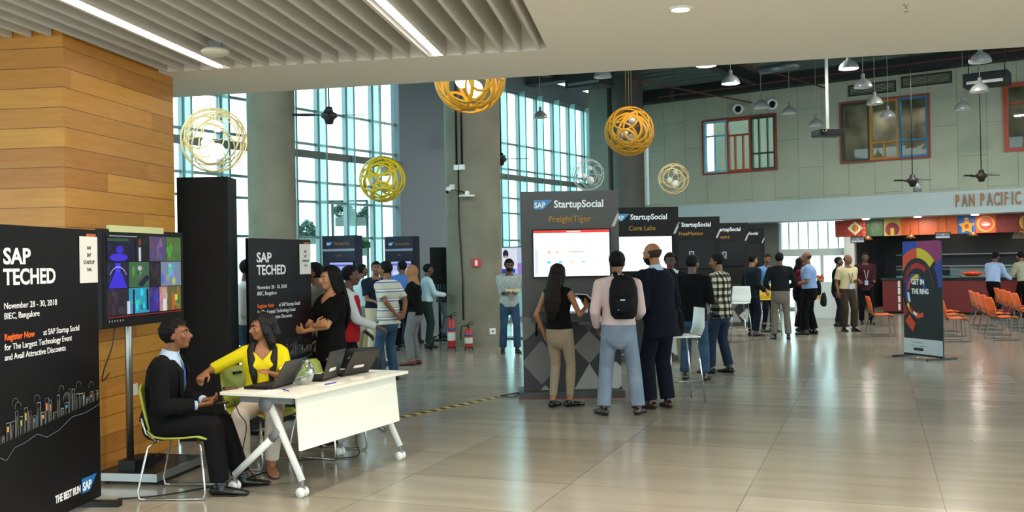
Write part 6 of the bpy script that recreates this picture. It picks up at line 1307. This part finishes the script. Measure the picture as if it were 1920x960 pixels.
# -- people left of the concrete column
p = at(596, 480, 11.0); person('man with bushy black hair and grey brown shirt behind the woman in black', (p.x, 11.0, 0), 250, 1.70, head=(0, 0), skin='b', hair='full', top=dict(mat=cloth('grey_brown_shirt', '#5f584c'), sleeve='long', infl=.02, hem=-.12), bottom=tr(BLACKC))
p = at(648, 480, 10.7); J5 = person('man in white shirt and red waistcoat with a blue lanyard facing the group', (p.x, 10.7, 0), 82, 1.66, head=(0, 0), skin='c', vox=.010, arms=((.16, .34, 1.02, (.5, -.8, -.6)), (.18, .2, .95)), top=dict(mat=WHITEC, sleeve='long', infl=.018, hem=-.10), bottom=tr(BLACKC))
mb = MB(); rows = [(-.10, .20, .15), (0, .20, .152), (.2, .19, .145), (.36, .205, .148), (.44, .17, .125)]; mb.tube([J5['T'] @ V((0, 0, z)) for z, a, b in rows], [(a, b) for z, a, b in rows], 22, side=J5['T'].to_3x3() @ V((1, 0, 0)))
REDV = cloth('red_waistcoat', '#a01a24'); TI5 = J5['T'].inverted(); place('waistcoat', solid(mb, .010, 3), REDV, J5['root'], lambda p: (lambda q: (q.y > .05 and abs(q.x) < .035+max(0, q.z-.2)*.12) or abs(q.x) > .187 and q.z > .3)(TI5 @ p))
s = MB(); [s.tube([J5['T'] @ V((x*.05, -.02, .50)), J5['T'] @ V((x*.06, .10, .43)), J5['T'] @ V((x*.03, .155, .25)), J5['T'] @ V((0, .16, .12))], .008, 6) for x in (-1, 1)]; s.build('lanyard', mat('blue_lanyard', '#2d3f96', .6), J5['root']); s = MB(); s.xf = J5['T']; s.box((-.045, .155, -.02), (.045, .162, .11)); s.build('badge_card', mat('badge_card', '#aab4d8', .4), J5['root'])
person('man in pale cyan shirt and khaki trousers talking beside the navy booth', fp(678, 672), 35, 1.68, head=(30, 0), skin='c', arms=((.25, .2, 1.0), (.22, .1, .92)), top=dict(mat=cloth('pale_cyan_shirt', '#b4cdd2'), sleeve='long', infl=.02, hem=-.05), bottom=tr(KHAKI, ankle=.07), face=False)
person('man in navy polo shirt and cream trousers facing the group by the booths', fp(706, 684), 150, 1.72, head=(20, 0), skin='b', arms=((.16, .34, 1.08), (.2, .2, .98)), top=dict(mat=cloth('navy_polo', '#1a2030'), sleeve='short', infl=.02, hem=-.06), bottom=tr(cloth('cream_trouser', '#b8ae98'), ankle=.066), shoe=shoeg)
J8 = person('man in striped polo shirt and jeans with hands behind his back', fp(731, 713), -55, 1.71, head=(-20, 0), skin='b', vox=.010, arms=((.10, -.20, .93, (1, -.4, 0), (-1, 0, -.2), (0, -1, 0)), (.08, -.22, .96, (1, -.4, 0), (-1, 0, -.2), (0, -1, 0))), top=dict(mat=stripes_mat(), sleeve='short', infl=.024, hem=-.14, flare=.008), bottom=tr(JEAN, ankle=.066, knee=.072), legs=((.08, -.02), (.10, .06)), fat=1.06)
person('man in bright blue shirt and black trousers behind the striped polo', fp(757, 657), -20, 1.73, head=(-30, 0), skin='c', top=dict(mat=cloth('bright_blue_shirt', '#4a72b8'), sleeve='long', infl=.02, hem=-.04), bottom=tr(BLACKC, ankle=.066), arms=((.26, .02, .88), (.2, .2, 1.0)))
J10 = person('woman in tan headscarf, black top and grey trousers with maroon shoes', fp(780, 684), -80, 1.64, fem=True, head=(0, 0), skin='d', hair='hijab', arms=((.16, .28, 1.10), (.14, .28, 1.12)), top=dict(mat=BLACKC, sleeve='long', infl=.022, hem=-.10), bottom=tr(GREYC, ankle=.072, knee=.078, infl=.02), shoe=shoer)
q = lo(J10, (0, .33, 0)); t = thing('paper_bag', 'white paper bag held by the woman in the tan headscarf', 'bag', (q.x, q.y, .60), R(80)); s = MB(); s.box((-.10, -.03, 0), (.10, .03, .42)); s.build('bag', paper, t, bevel=.01); [MB().tube([(-.05, y, .42), (-.04, y, .52), (.04, y, .52), (.05, y, .42)], .004, 6).build('handle', paper, t) for y in (-.025, .025)]
p = at(751, 480, 19.2); person('bald man in white shirt behind the man in bright blue', (p.x, 19.2, 0), 20, 1.72, skin='b', hair='bald', top=dict(mat=WHITEC, sleeve='long', infl=.02, hem=-.04), bottom=tr(BLACKC), face=False)
J12 = person('man in pale cyan shirt and dark green trousers using the dark television', fp(801, 652), 70, 1.66, head=(10, 0), skin='c', arms=((.16, .38, 1.08), (.2, .3, 1.04)), top=dict(mat=cloth('pale_cyan_shirt', '#b4cdd2'), sleeve='long', infl=.02, hem=-.04), bottom=tr(cloth('dark_green_trouser', '#22342c'), ankle=.066))
p = at(828, 480, 19.4); person('person in dark jacket half hidden behind the concrete column', (at(829, 480, 21.6).x, 21.6, 0), 60, 1.68, skin='c', top=dict(mat=cloth('slate_jacket', '#232a30'), sleeve='long', infl=.024, hem=-.14), bottom=tr(GREYC), arms=((.25, .1, .9), (.25, .1, .9)), face=False)
p = at(457, 480, 11.6); person('man in white shirt seen in the gap between black tower and banner', (p.x, 11.6, 0), 80, 1.76, head=(0, -6), skin='c', arms=((.16, .25, 1.12), (.16, .22, 1.05)), top=dict(mat=WHITEC, sleeve='half', infl=.02, hem=-.05), bottom=tr(JEAN))
J15 = person('bearded man in pale patterned shirt and jeans reading beside the kiosk', fp(957, 661), 172, 1.72, head=(-6, -8), skin='c', vox=.010, beard=True, hair='full', arms=((.10, .28, 1.12), (.06, .28, 1.12)), top=dict(mat=cloth('pale_print_shirt', '#a3a8a4', var=.3, vscale=40), sleeve='half', infl=.02, hem=-.10), bottom=tr(JEAN, ankle=.07), legs=((.14, 0), (.12, .08)), shoe=shoebr)
q = lo(J15, (-.02, .40, 1.12)); t = thing('booklet', 'cream booklet held open by the bearded man', 'book', q, R(8)); s = MB(); s.add([(-.13, 0, .02), (0, 0, 0), (0, .14, .05), (-.13, .14, .07), (.13, 0, .02), (.13, .14, .07)], [(0, 1, 2, 3), (1, 4, 5, 2)]); s.build('pages', mat('cream_pages', '#c9bb94', .8), t); s = MB(); s.add([(-.135, -.003, .015), (0, -.003, -.006), (0, .143, .045), (-.135, .143, .064), (.135, -.003, .015), (.135, .143, .064)], [(0, 1, 2, 3), (1, 4, 5, 2)]); s.build('cover', mat('booklet_cover', '#8a7a58', .7), t)
